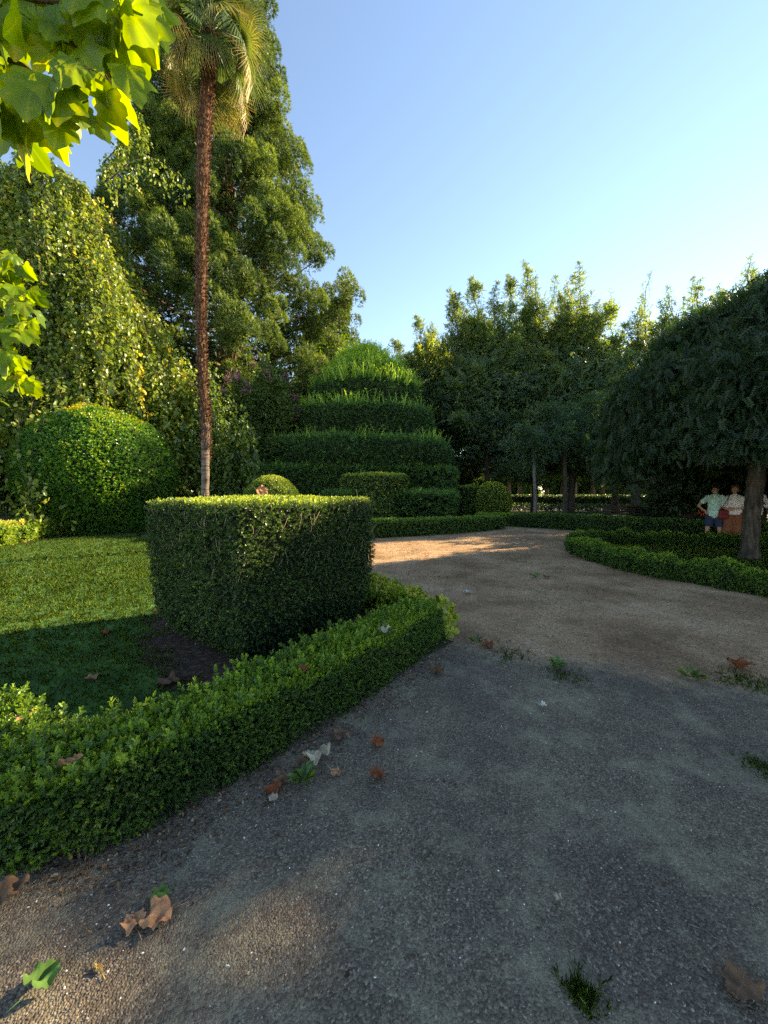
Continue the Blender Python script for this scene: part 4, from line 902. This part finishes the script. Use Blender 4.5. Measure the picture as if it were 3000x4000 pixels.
# thin dry turf on the clearing
rng = np.random.default_rng(503); q = rng.uniform([-1, 3.2], [14, 16.5], (60000, 2)); q = q[inside(q, clear) & ~inside(q, bedpath)]
q = q[(q[:, 1] + .37 * q[:, 0] > 4.0 + rng.normal(0, .15, len(q)))]; p3 = np.column_stack([q, np.full(len(q), .004)]); nz = fbm(p3, .8, 2.) + .5 * fbm(p3, 4., 5.)
k = rng.random(len(q)) < np.clip(.12 + nz * 1.3, .02, .9) * np.clip(6 / np.hypot(q[:, 0], q[:, 1]), .25, 1); p3 = p3[k]; mb = MB()
B = basis(np.repeat([[0, 0, 1.]], len(p3), 0), rng, .9) * (.022 * np.clip(p3[:, 1] / 5, .9, 1.8) * rng.uniform(.5, 1.2, len(p3)))[:, None, None]
dry = (rng.random(len(p3)) < .6)
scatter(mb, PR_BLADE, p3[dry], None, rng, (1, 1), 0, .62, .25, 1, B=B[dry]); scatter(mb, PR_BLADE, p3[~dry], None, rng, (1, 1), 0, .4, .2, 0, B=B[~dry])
tag(mb.build('dry_turf', [M['grass'], M['litter']]), 'thin dry turf and litter on the brown clearing', 'turf', kind='stuff')
# loose gravel
ico = np.array([[1, 0, 0], [-1, 0, 0], [0, 1, 0], [0, -1, 0], [0, 0, 1], [0, 0, -1]], float); icf = np.array([[4, 0, 2], [4, 2, 1], [4, 1, 3], [4, 3, 0], [5, 2, 0], [5, 1, 2], [5, 3, 1], [5, 0, 3]])
PR_STONE = [((ico * rng0.uniform(.55, 1.1, (6, 1))) * [1, .75, .5], icf, 0.) for _ in range(6)]
rng = np.random.default_rng(504); N_ = 75000; yy = rng.uniform(.55, 4.6, N_ * 3) ; xx = rng.uniform(-2.2, 4.6, N_ * 3)
q = np.column_stack([xx, yy]); d = np.hypot(xx, yy + .3); q = q[rng.random(len(q)) < np.clip(1.6 / d, .12, 1) ** 1.3]; q = q[inside(q, clear)]; q = q[(q[:, 1] + .37 * q[:, 0] < 4.2)]
p3 = np.column_stack([q, np.full(len(q), .005)]); k = rng.random(len(p3)) < np.clip(.55 + fbm(p3, 2.6, 6.) * 1.8, .12, 1); p3 = p3[k][:N_]
sz = .0023 + .0062 * rng.random(len(p3)) ** 9; B = basis(np.repeat([[0, 0, 1.]], len(p3), 0), rng, .3) * sz[:, None, None]
mb = MB(); scatter(mb, PR_STONE, p3, None, rng, (1, 1), 0, .34 + (sz - .0023) * 40, .26, 0, B=B)
tag(mb.build('loose_gravel', M['stone']), 'loose grey gravel on the near path', 'gravel', kind='stuff')
# bits of dry litter: hedge foot, straw on the gravel
rng = np.random.default_rng(505); mb = MB(); pp = []
fp = smoothpath([(a[0], a[1], 0) for a in front], 20)[:, :2]
for _ in range(4600):
    i = rng.integers(30, len(fp)); o_ = abs(rng.normal(0, .16)) + .22; pp.append([fp[i][0] + .78 * o_, fp[i][1] - .62 * o_, .006])
q = rng.uniform([-2.6, .5], [4.5, 4.2], (900, 2)); q = q[inside(q, clear)]
for a in q: pp.append([a[0], a[1], .006])
for _ in range(1600): a = rng.uniform([-3.2, 3.0], [.2, 6.0]); pp.append([a[0], a[1], .016]) if inside(np.array([a]), soilp)[0] else None
pp = np.array(pp); lf = [leaf1(1, .32, .4), leaf1(1, .12, .5), leaf2(.8, .5, .3), leaf1(1.3, .07, .2)]
scatter(mb, lf, pp, np.repeat([[0, 0, 1.]], len(pp), 0), rng, (.007, .036), .5, .48, .28)
tag(mb.build('leaf_litter', M['litter']), 'scattered dry bits and straw on the gravel and along the hedge foot', 'litter', kind='stuff')

def solid(name, col, rough=.8, tr=0.15):
    return leafmat(name, [tuple(c * .55 for c in col), col, tuple(min(1, c * 1.35) for c in col)], rough, tr, (1, 1, 1), spec=.2)
LC = {'rust': solid('rust_leaf', (.24, .075, .03)), 'tan': solid('tan_leaf', (.42, .22, .12)), 'pale': solid('pale_leaf', (.48, .40, .28)), 'brown': solid('brown_leaf', (.17, .10, .06)),
      'yellow': solid('yellow_leaf', (.6, .42, .14)), 'white': solid('white_leaf', (.6, .6, .55)), 'green': solid('green_leaf', (.09, .18, .04))}
def fallen(px, py, size, col, label, h=.006, crumple=.3, tilt=.16, asp=1.0, seed=0):
    rng = np.random.default_rng(int(px * 7 + py)); v, f, t = bigleaf(rng, .15, .2, crumple); v = v.copy(); v[:, 0] -= .4; v[:, 1] *= asp; v[:, 2] -= v[:, 2].min()
    s = .9 * size * (G(px, py, h)[1]) / 1500; az = rng.uniform(0, 6.28); v = v * s / .95
    rm = rotm('z', az) @ rotm('x', rng.uniform(-tilt, tilt)) @ rotm('y', rng.uniform(-tilt, tilt)); v = v @ rm.T; v[:, 2] -= v[:, 2].min()
    q = G(px, py, h); mb = MB(); mb.add(v, f, .5 + t * 2 + .15 * np.array([noise.noise(Vector(a_ * 40)) for a_ in v]))
    stalk = np.array([rm @ np.array([-.4 * s, 0, .02 * s]), rm @ np.array([-.75 * s, .08 * s, .05 * s]), rm @ np.array([-1.0 * s, .12 * s, .02 * s])]); stalk[:, 2] = np.abs(stalk[:, 2]) + .002
    mb.add(*tube(stalk, .0013, 4), .5)
    o = mb.build('fallen_leaf', LC[col], smooth=True); o.location = tuple(q + [0, 0, .001]); tag(o, label, 'leaf', 'fallen leaves'); return o
HT = .42
for a in [(1475, 3035, 75, 'rust', 'curled rust brown fallen leaf on the open gravel, nearest of the two'), (1475, 2905, 60, 'rust', 'small rust fallen leaf on the gravel, farther of the two'),
          (1240, 2965, 120, 'pale', 'large pale crumpled fallen leaf at the foot of the box hedge'), (1182, 2992, 60, 'brown', 'brown fallen leaf touching the large pale one'),
          (1312, 3025, 50, 'tan', 'torn tan fallen leaf right of the large pale one'), (1335, 2880, 70, 'brown', 'dull brown fallen leaf beneath the middle of the box hedge'),
          (1068, 3090, 75, 'rust', 'orange brown fallen leaf left of the small weed'), (1098, 3050, 70, 'brown', 'dark crumpled fallen leaf just above the orange brown one'),
          (1068, 3125, 45, 'pale', 'small star shaped pale fallen leaf below the orange brown one'), (1908, 2524, 50, 'rust', 'rust fallen leaf just beyond the hedge corner'),
          (1708, 2628, 60, 'brown', 'brown fallen leaf lying under the end of the box hedge'), (620, 3585, 125, 'tan', 'upright tan fallen leaf at lower left, right one of the pair'),
          (520, 3612, 100, 'tan', 'tan fallen leaf at lower left, left one of the pair'), (160, 3840, 130, 'green', 'dull green fallen leaf in the lower left corner'),
          (40, 3500, 120, 'brown', 'dark brown fallen leaf at the left edge below the hedge'), (625, 3505, 80, 'green', 'dark green fallen leaf just above the upright tan pair'),
          (2895, 2610, 95, 'rust', 'long reddish fallen leaf near the right edge of the clearing'), (1825, 2317, 35, 'white', 'small white fallen leaf in the middle of the clearing'),
          (2090, 2255, 40, 'green', 'green fallen leaf on the clearing near the round bed'), (2135, 2258, 30, 'rust', 'small red fallen leaf beside the green one on the clearing'),
          (2120, 2757, 30, 'white', 'tiny pale fallen leaf on the gravel right of the hedge end'), (2900, 3860, 160, 'brown', 'big dark curled fallen leaf in the lower right corner'),
          (415, 2475, 40, 'rust', 'rust fallen leaf alone on the lawn left of the cube'), (360, 2655, 50, 'tan', 'brown fallen leaf on the dark part of the lawn'), (655, 2675, 90, 'brown', 'brown fallen leaf on the soil under the cube'),
          (2180, 3510, 35, 'pale', 'small pale fallen fragment low on the open gravel')]:
    fallen(*a, h=.016)
fallen(382, 3790, 70, 'yellow', 'narrow yellow fallen leaf at lower left', asp=.28, crumple=.25)
fallen(1185, 2618, 50, 'rust', 'rust leaf lying on top of the box hedge', h=HT)
fallen(1505, 2467, 55, 'pale', 'pale leaf lying on top of the box hedge near its far end', h=HT)
fallen(275, 2985, 90, 'tan', 'long tan leaf lying on the left part of the box hedge', h=.375, asp=.5)
fallen(90, 2812, 60, 'tan', 'tan leaf caught in the box hedge at the left edge', h=.36)
fallen(1020, 1940, 55, 'tan', 'tan dry leaf standing on top of the big cube', h=1.52, tilt=1.2)

# weeds, tufts, stick
PR_WEED = [(lambda v: (v[0] * [1, 1, 1], v[1], v[2]))(leaf2(.075, .032, .4))]
def weed(px, py, label, n=14, s=1., seed=0, cat='weed'):
    rng = np.random.default_rng(seed); q = G(px, py); mb = MB()
    for i in range(n):
        az = rng.uniform(0, 6.283); el = R(rng.uniform(15, 65)); v, f, t = PR_WEED[0]; v = v @ rotm('y', -el).T @ rotm('z', az).T; r = rng.uniform(.0, .05) * s
        mb.add(v * s * rng.uniform(.6, 1.2) + [math.cos(az) * r, math.sin(az) * r, .01 + rng.uniform(0, .03) * s], f, .45 + rng.uniform(-.2, .2))
    o = mb.build('weed', M['box']); o.location = tuple(q); tag(o, label, cat, 'weeds in the path')
weed(1185, 3060, 'small leafy weed on the gravel below the large pale leaf', 26, .9, 1)
weed(2180, 2615, 'flat dark weed on the boundary of gravel and turf, middle of the path', 18, 1.1, 2)
weed(2705, 2655, 'flat grey green weed on the boundary of gravel and turf at right', 18, 1.1, 3)
weed(1860, 2515, 'small weed beside the rust leaf beyond the hedge corner', 12, .9, 4)
def tuftg(px, py, r, label, n, seed):
    rng = np.random.default_rng(seed); q = G(px, py); mb = MB(); p = rng.normal(0, r, (n, 3)) * [1, 1, 0]; B = basis(np.repeat([[0, 0, 1.]], n, 0), rng, .5) * (rng.uniform(.02, .045, n))[:, None, None]
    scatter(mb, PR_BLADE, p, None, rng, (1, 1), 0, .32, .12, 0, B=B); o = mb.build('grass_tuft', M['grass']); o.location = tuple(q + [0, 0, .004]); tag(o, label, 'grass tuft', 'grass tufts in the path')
tuftg(2275, 3890, .032, 'grass tuft low on the near gravel', 130, 1); tuftg(2990, 3005, .06, 'grass tuft at the right edge of the gravel', 160, 2)
tuftg(2930, 2670, .12, 'grass patch at the right end of the turf boundary', 300, 3); tuftg(2200, 2640, .10, 'grass patch below the flat dark weed', 150, 4); tuftg(1990, 2560, .12, 'sparse grass patch just beyond the gravel edge', 150, 5)
def stick(px, py, L, r, label, az, col='twig'):
    q = G(px, py); mb = MB(); d = np.array([math.cos(az), math.sin(az), 0]) * L / 2; n = np.array([-d[1], d[0], 0]) * .15
    mb.add(*tube(smoothpath([-d, n, d * .4 - n * .5, d], 4), [r, r * 1.1, r, r, r * .9, r, r, r * .8, r * .8, r * .7, r * .7, r * .6, r * .5], 6, noise_amt=.3), .5); o = mb.build('twig', M[col], smooth=True); o.location = tuple(q + [0, 0, r + .004]); tag(o, label, 'twig', 'twigs on the gravel')
stick(1665, 3350, .055, .0045, 'short thick dark twig in the middle of the near gravel', .7)
stick(410, 3520, .16, .0018, 'thin pale curved twig left of the upright tan leaves', .9, 'barkpale')
stick(1575, 3435, .03, .003, 'small dark twig just left of the thick twig', .3); stick(1600, 3745, .035, .003, 'small dark twig low in the middle of the gravel', .2)
stick(2760, 3650, .10, .0022, 'thin pale twig at the lower right of the gravel', -.6, 'barkpale'); stick(1220, 3445, .05, .0018, 'straw coloured twig left of centre on the gravel', .9, 'barkpale')

# ================================================================ PEOPLE
def plain(name, col, rough=.8, nz=.15):
    return noisemat(name, [tuple(c * (1 - nz) for c in col), tuple(min(1, c * (1 + nz)) for c in col)], 12, 4, rough, .2, 60)
PM = {'skin': plain('skin', (.50, .29, .21), .55, .06), 'teal': plain('teal_cotton', (.50, .76, .74)), 'navy': plain('navy_cotton', (.03, .05, .10)), 'white': plain('white_cotton', (.80, .76, .80)), 'rust': plain('rust_cloth', (.24, .09, .045)),
      'black': plain('black_cloth', (.015, .015, .018)), 'hair': plain('dark_hair', (.02, .015, .012)), 'hairred': plain('auburn_hair', (.18, .08, .04)), 'red': plain('dark_red_leather', (.20, .02, .03), .45), 'shoe': plain('shoe', (.2, .19, .18)), 'eye': plain('eye', (.01, .01, .01), .2), 'lip': plain('lips', (.3, .1, .09), .5)}
def ell(c, r, n=14):
    th = np.linspace(0, math.pi, n); ph = np.linspace(0, 2 * math.pi, n * 2, endpoint=False)
    V = np.concatenate([np.stack([np.cos(ph) * math.sin(t) * r[0], np.sin(ph) * math.sin(t) * r[1], np.full(len(ph), math.cos(t) * r[2])], 1) for t in th[::-1]]); return V + np.asarray(c), grid_faces(len(ph), n)
def cap_limb(mb, pts, rad, seg=12):
    sp = smoothpath(pts, 5) if len(pts) > 2 else np.array(pts, float); rr = np.interp(np.linspace(0, 1, len(sp)), np.linspace(0, 1, len(rad)), rad); mb.add(*tube(sp, rr, seg))
    mb.add(*ell(sp[0], [rr[0]] * 3, 8)); mb.add(*ell(sp[-1], [rr[-1]] * 3, 8))
def remesh(o, vox=.012, sm=4):
    m = o.modifiers.new('remesh', 'REMESH'); m.mode = 'VOXEL'; m.voxel_size = vox; m.use_smooth_shade = True
    s = o.modifiers.new('smooth', 'SMOOTH'); s.iterations = sm; s.factor = .5; return o
def hand(mb, w, d, palm_n, s=1.):
    """palm at w, fingers along d, curled towards palm_n; five separate tapered digits"""
    d = np.array(d, float); d /= np.linalg.norm(d); n = np.array(palm_n, float); n -= d * n.dot(d); n /= np.linalg.norm(n); side = np.cross(d, n); w = np.array(w, float)
    cap_limb(mb, [w, w + d * .045], [.026, .03]); cap_limb(mb, [w + side * .015 + d * .03, w + side * .018 + d * .08], [.022, .019]); cap_limb(mb, [w - side * .015 + d * .03, w - side * .018 + d * .08], [.022, .019])
    for i, (o_, L) in enumerate([(-.033, .062), (-.011, .075), (.011, .078), (.032, .07)]):
        b = w + d * .082 + side * o_; cap_limb(mb, [b, b + d * L * .5 + n * .012, b + d * L * .8 + n * .04], [.0095, .009, .0075], 8)
    b = w + d * .03 + side * .03; cap_limb(mb, [b, b + side * .025 + d * .03 + n * .01, b + side * .03 + d * .058 + n * .02], [.012, .0105, .009], 8)
def head(mb, root, z, yaw, hairmat, long=False, fem=False):
    H = np.array([0, -.02, z]); Rz = rotm('z', yaw)
    def pt(*a): return H + Rz @ np.array(a)
    def ex(c, r, m=mb): V, F = ell((0, 0, 0), r); m.add(V @ Rz.T + pt(*c), F)
    ex((0, .01, .02), (.076, .095, .105)); ex((0, -.025, -.06), (.055, .06, .055)); ex((0, -.075, -.09), (.026, .02, .022)); ex((0, -.095, -.012), (.013, .02, .026)); ex((0, -.088, .035), (.045, .02, .012))
    for s in (-1, 1): ex((s * .078, .012, -.005), (.010, .020, .032)); ex((s * .045, -.06, -.03), (.022, .024, .022))
    for s in (-1, 1):
        m = MB(); V, F = ell((0, 0, 0), (.012, .008, .008), 8); m.add(V @ Rz.T + pt(s * .030, -.088, .008), F); m.build('eye', PM['eye'], root)
    m = MB(); V, F = ell((0, 0, 0), (.024, .008, .008), 8); m.add(V @ Rz.T + pt(0, -.086, -.062), F); m.build('mouth', PM['lip'], root)
    hm = MB(); ex((0, .028, .045), (.090, .098, .098), hm); ex((0, -.03, .095), (.075, .07, .04), hm)
    if fem:
        for s in (-1, 1): ex((s * .07, .03, -.01), (.03, .05, .075), hm)
        ex((.0, .07, .0), (.07, .05, .08), hm)
    for k in range(14): a = k * 2.4; ex((math.cos(a) * .05, .02 + math.sin(a) * .06, .11 + .01 * math.sin(k * 3)), (.03, .03, .03), hm)
    remesh(hm.build('hair', PM[hairmat], root), .010, 2)
def person(name, px, py_foot, D, yaw, label, spec):
    x = (px - 1500) / 1500 * D; root = empty(name, (x, D, .0), yaw); tag(root, label, 'person'); spec(root); root.scale = (1,) * 3; return root
def legs(mb, hw, stance, kneey=-.03, r=(.085, .06, .062, .04)):
    for s, (fx, fy) in zip((-1, 1), stance): cap_limb(mb, [(s * hw, 0, .90), (s * hw * 1.1 + (fx - s * hw) * .5, fy * .5 + kneey, .49), (fx, fy + .02, .10)], [r[0], r[1], r[3]]); mb.add(*ell((fx, fy - .04, .05), (.045, .11, .045)))
def man(root):
    b = MB(); cap_limb(b, [(0, 0, .93), (0, .01, 1.12), (0, 0, 1.36)], [.15, .135, .15]); cap_limb(b, [(-.15, 0, 1.40), (.15, 0, 1.40)], [.075, .075]); cap_limb(b, [(0, .01, 1.42), (0, -.01, 1.56)], [.06, .055])
    for s in (-1, 1):
        cap_limb(b, [(s * .18, 0, 1.41), (s * .30, .06, 1.27), (s * .39, .08, 1.15)], [.056, .045, .038]); cap_limb(b, [(s * .39, .08, 1.15), (s * .29, .0, 1.04), (s * .215, -.08, .985)], [.038, .034, .025]); hand(b, (s * .21, -.085, .985), (-s * .35, -.25, -.8), (-s * .8, .6, 0))
    legs(b, .10, [(-.17, -.10), (.15, .06)]); head(b, root, 1.655, -.45, 'hair'); remesh(b.build('body', PM['skin'], root), .010, 3)
    t = MB(); cap_limb(t, [(0, 0, .92), (0, 0, 1.10), (0, 0, 1.37)], [.185, .165, .178]); cap_limb(t, [(-.16, 0, 1.405), (.16, 0, 1.405)], [.09, .09]); t.add(*tube([(0, .0, .84), (0, 0, 1.0)], [.185, .175], 20))
    for s in (-1, 1): t.add(*tube([(s * .15, 0, 1.40), (s * .22, .02, 1.35), (s * .31, .055, 1.245)], [.085, .08, .074], 14))
    remesh(t.build('polo_shirt', PM['teal'], root), .012, 3); cl = MB()
    for s in (-1, 1): cl.add(*tube([(s * .07, -.03, 1.49), (s * .04, -.13, 1.455), (0, -.165, 1.40)], [.02, .022, .01], 8))
    cl.build('collar', PM['teal'], root, smooth=True)
    sh = MB(); cap_limb(sh, [(-.06, 0, .87), (.06, 0, .87)], [.14, .14])
    for s, (fx, fy) in zip((-1, 1), [(-.17, -.10), (.15, .06)]): sh.add(*tube([(s * .09, 0, .9), (s * .11, fy * .3 - .01, .7), (s * .125, fy * .5 - .02, .50)], [.125, .115, .105], 16))
    remesh(sh.build('shorts', PM['navy'], root), .012, 3)
    for fx, fy in [(-.17, -.10), (.15, .06)]:
        s = MB(); s.add(*ell((fx, fy - .045, .05), (.052, .135, .05))); s.add(*tube([(fx, fy - .05, .01), (fx, fy - .05, .03)], [.075, .07], 12)); remesh(s.build('shoe', PM['shoe'], root), .010, 2)
def woman(root):
    b = MB(); cap_limb(b, [(0, 0, .95), (0, .01, 1.12), (0, 0, 1.34)], [.16, .15, .15]); cap_limb(b, [(-.14, 0, 1.41), (.14, 0, 1.41)], [.065, .065]); cap_limb(b, [(0, .01, 1.42), (0, -.01, 1.57)], [.055, .05])
    cap_limb(b, [(-.17, 0, 1.41), (-.25, .03, 1.27), (-.29, .05, 1.14)], [.055, .046, .04]); cap_limb(b, [(-.29, .05, 1.14), (-.25, -.08, 1.10), (-.20, -.2, 1.08)], [.04, .034, .025]); hand(b, (-.2, -.21, 1.08), (.6, -.5, -.1), (.4, .6, -.6))
    cap_limb(b, [(.17, 0, 1.41), (.26, .03, 1.27), (.31, .03, 1.14)], [.055, .046, .04]); cap_limb(b, [(.31, .03, 1.14), (.20, -.13, 1.10), (.03, -.23, 1.09)], [.04, .034, .025]); hand(b, (.02, -.235, 1.09), (-1, -.05, 0), (0, .8, -.3))
    legs(b, .10, [(-.13, -.02), (.13, .0)]); head(b, root, 1.665, -.25, 'hairred', fem=True); remesh(b.build('body', PM['skin'], root), .010, 3)
    t = MB(); cap_limb(t, [(0, 0, 1.0), (0, -.02, 1.2), (0, -.01, 1.36)], [.19, .195, .175]); cap_limb(t, [(-.15, 0, 1.40), (.15, 0, 1.40)], [.082, .082]); t.add(*tube([(0, 0, .90), (0, 0, 1.1)], [.20, .19], 20)); t.add(*ell((-.07, -.13, 1.25), (.08, .07, .08))); t.add(*ell((.07, -.13, 1.25), (.08, .07, .08)))
    for s in (-1, 1): t.add(*tube([(s * .14, 0, 1.40), (s * .24, .02, 1.30), (s * (.30), .03, 1.12)], [.085, .09, .10], 14))
    remesh(t.build('blouse', PM['white'], root), .012, 3)
    tr = MB(); cap_limb(tr, [(-.05, 0, .92), (.05, 0, .92)], [.165, .165])
    for s in (-1, 1): tr.add(*tube([(s * .09, 0, .95), (s * .115, 0, .55), (s * .14, -.01, .04)], [.15, .145, .165], 18))
    remesh(tr.build('trousers', PM['rust'], root), .014, 2)
    for s in (-1, 1): m = MB(); m.add(*ell((s * .13, -.10, .03), (.04, .10, .03))); m.build('shoe', PM['shoe'], root, smooth=True)
def third(root):
    b = MB(); cap_limb(b, [(0, 0, .93), (0, .01, 1.12), (0, 0, 1.36)], [.15, .14, .15]); cap_limb(b, [(-.16, 0, 1.42), (.16, 0, 1.42)], [.075, .075]); cap_limb(b, [(0, .01, 1.42), (0, -.01, 1.57)], [.06, .055])
    for s in (-1, 1): cap_limb(b, [(s * .19, 0, 1.42), (s * .27, .03, 1.26), (s * .32, .02, 1.12)], [.055, .046, .04]); cap_limb(b, [(s * .32, .02, 1.12), (s * .24, -.14, 1.12), (s * .14, -.24, 1.16)], [.04, .034, .025]); hand(b, (s * .14, -.24, 1.16), (-s * .7, -.4, .2), (0, .6, .4))
    legs(b, .10, [(-.13, -.02), (.13, .04)]); head(b, root, 1.66, .2, 'hair'); remesh(b.build('body', PM['skin'], root), .010, 3)
    t = MB(); cap_limb(t, [(0, 0, .98), (0, 0, 1.15), (0, 0, 1.38)], [.18, .165, .18]); cap_limb(t, [(-.17, 0, 1.42), (.17, 0, 1.42)], [.085, .085]); t.add(*tube([(0, 0, .84), (0, 0, 1.05)], [.19, .18], 20))
    for s in (-1, 1): t.add(*tube([(s * .16, 0, 1.42), (s * .27, .03, 1.26), (s * .325, .02, 1.13), (s * .25, -.13, 1.12), (s * .17, -.21, 1.15)], [.08, .07, .065, .055, .045], 14))
    remesh(t.build('shirt', PM['white'], root), .012, 3)
    tr = MB(); cap_limb(tr, [(-.05, 0, .88), (.05, 0, .88)], [.145, .145])
    for s in (-1, 1): tr.add(*tube([(s * .09, 0, .92), (s * .11, 0, .5), (s * .13, 0, .08)], [.12, .095, .08], 16))
    remesh(tr.build('trousers', PM['black'], root), .012, 2)
    for s in (-1, 1): m = MB(); m.add(*ell((s * .13, -.05, .045), (.045, .13, .045))); m.build('shoe', PM['shoe'], root, smooth=True)
person('person', 2792, 0, 12.0, R(-40), 'person in a pale teal polo shirt and navy shorts standing with hands on hips', man)
pw = person('person', 2868, 0, 11.75, R(-38), 'person in a loose white blouse and rust brown trousers with folded arms', woman)
person('person', 2952, 0, 12.6, R(-42), 'person in a white long sleeved shirt half hidden behind the weeping tree trunk', third)
bag = empty('shoulder_bag', pw.location, R(-38)); tag(bag, 'dark red bag hanging at the hip of the person in the white blouse', 'bag')
V, F = drum((-.24, -.16, .76), .14, .055, [(0, 0), (0, .85), (.04, 1), (.2, .96), (.27, .82), (.28, 0)], 4, .3, 32, .012, 8); mb = MB(); mb.add(V, F); mb.build('pouch', PM['red'], bag, smooth=True)
mb = MB(); mb.add(*tube(smoothpath([(-.34, -.14, 1.02), (-.24, -.20, 1.2), (-.15, -.15, 1.40), (-.14, -.02, 1.50), (-.15, .10, 1.36), (-.20, .12, 1.1), (-.26, -.10, 1.02)], 5), .011, 6)); mb.build('strap', PM['red'], bag, smooth=True)
cbx = empty('camera_bag', (tuple(bpy.data.objects['person.002'].location)), R(-42)); tag(cbx, 'small black bag held at the chest of the half hidden person in white', 'bag')
V, F = drum((0, -.31, 1.08), .11, .055, [(0, 0), (0, .9), (.03, 1), (.12, 1), (.15, .9), (.15, 0)], 5, 0, 28); mb = MB(); mb.add(V, F); mb.build('pouch', PM['black'], cbx, smooth=True)
mb = MB(); mb.add(*tube(smoothpath([(-.1, -.3, 1.22), (-.12, -.14, 1.42), (-.09, .0, 1.52), (.09, .0, 1.52), (.12, -.14, 1.42), (.1, -.3, 1.22)], 5), .009, 6)); mb.build('strap', PM['black'], cbx, smooth=True)

# planter with orange flowers, park bench in the shade
q = P(2752, 2020, 14.6); rt = empty('flower_pot', (q[0], 14.6, 0)); tag(rt, 'dark pot with an orange top between the tree trunk and the person in teal', 'pot')
V, F = drum((0, 0, 0), .24, .24, [(0, 0), (0, .75), (.3, .86), (.62, 1), (.68, 1.06), (.72, 1.04), (.70, .92), (.66, 0)], 2, 0, 28); mb = MB(); mb.add(V, F); mb.build('pot', PM['black'], rt, smooth=True)
mb = MB(); rng = np.random.default_rng(9); a = rng.normal(0, .08, (200, 3)) * [1, 1, .6] + [0, 0, .75]; scatter(mb, PR_SM, a, a * 0 + [0, 0, 1], rng, (.35, .8), .8, .5, .3); mb.build('flowers', solid('orange_petals', (.75, .16, .05)), rt)
q = G(2420, 2040); rt = empty('park_bench', (q[0], 19.6, 0), R(-12)); tag(rt, 'dark wooden park bench in the shade beyond the long low hedge', 'bench')
def bx(mb, c, s, seed=0):
    c, s = np.array(c), np.array(s) / 2; V = np.array([[x, y, z] for x in (-1, 1) for y in (-1, 1) for z in (-1, 1)], float) * s + c
    mb.add(V, [[0, 1, 3, 2], [4, 6, 7, 5], [0, 4, 5, 1], [2, 3, 7, 6], [0, 2, 6, 4], [1, 5, 7, 3]])
wood = noisemat('dark_wood', [(.03, .018, .012), (.07, .04, .028)], 5, 5, .7, .3, 30, stretch=(.3, 4, 4))
mb = MB(); [bx(mb, (0, y_, .45), (1.9, .09, .03)) for y_ in (-.2, -.08, .04, .16)]; mb.build('seat', wood, rt)
mb = MB(); [bx(mb, (0, .24 + .03 * i, .58 + .12 * i), (1.9, .03, .09)) for i in range(3)]; mb.build('backrest', wood, rt)
for sx_ in (-.8, .8):
    for sy_ in (-.2, .2): mb = MB(); bx(mb, (sx_, sy_, .215), (.06, .06, .43)); mb.build('leg', wood, rt)
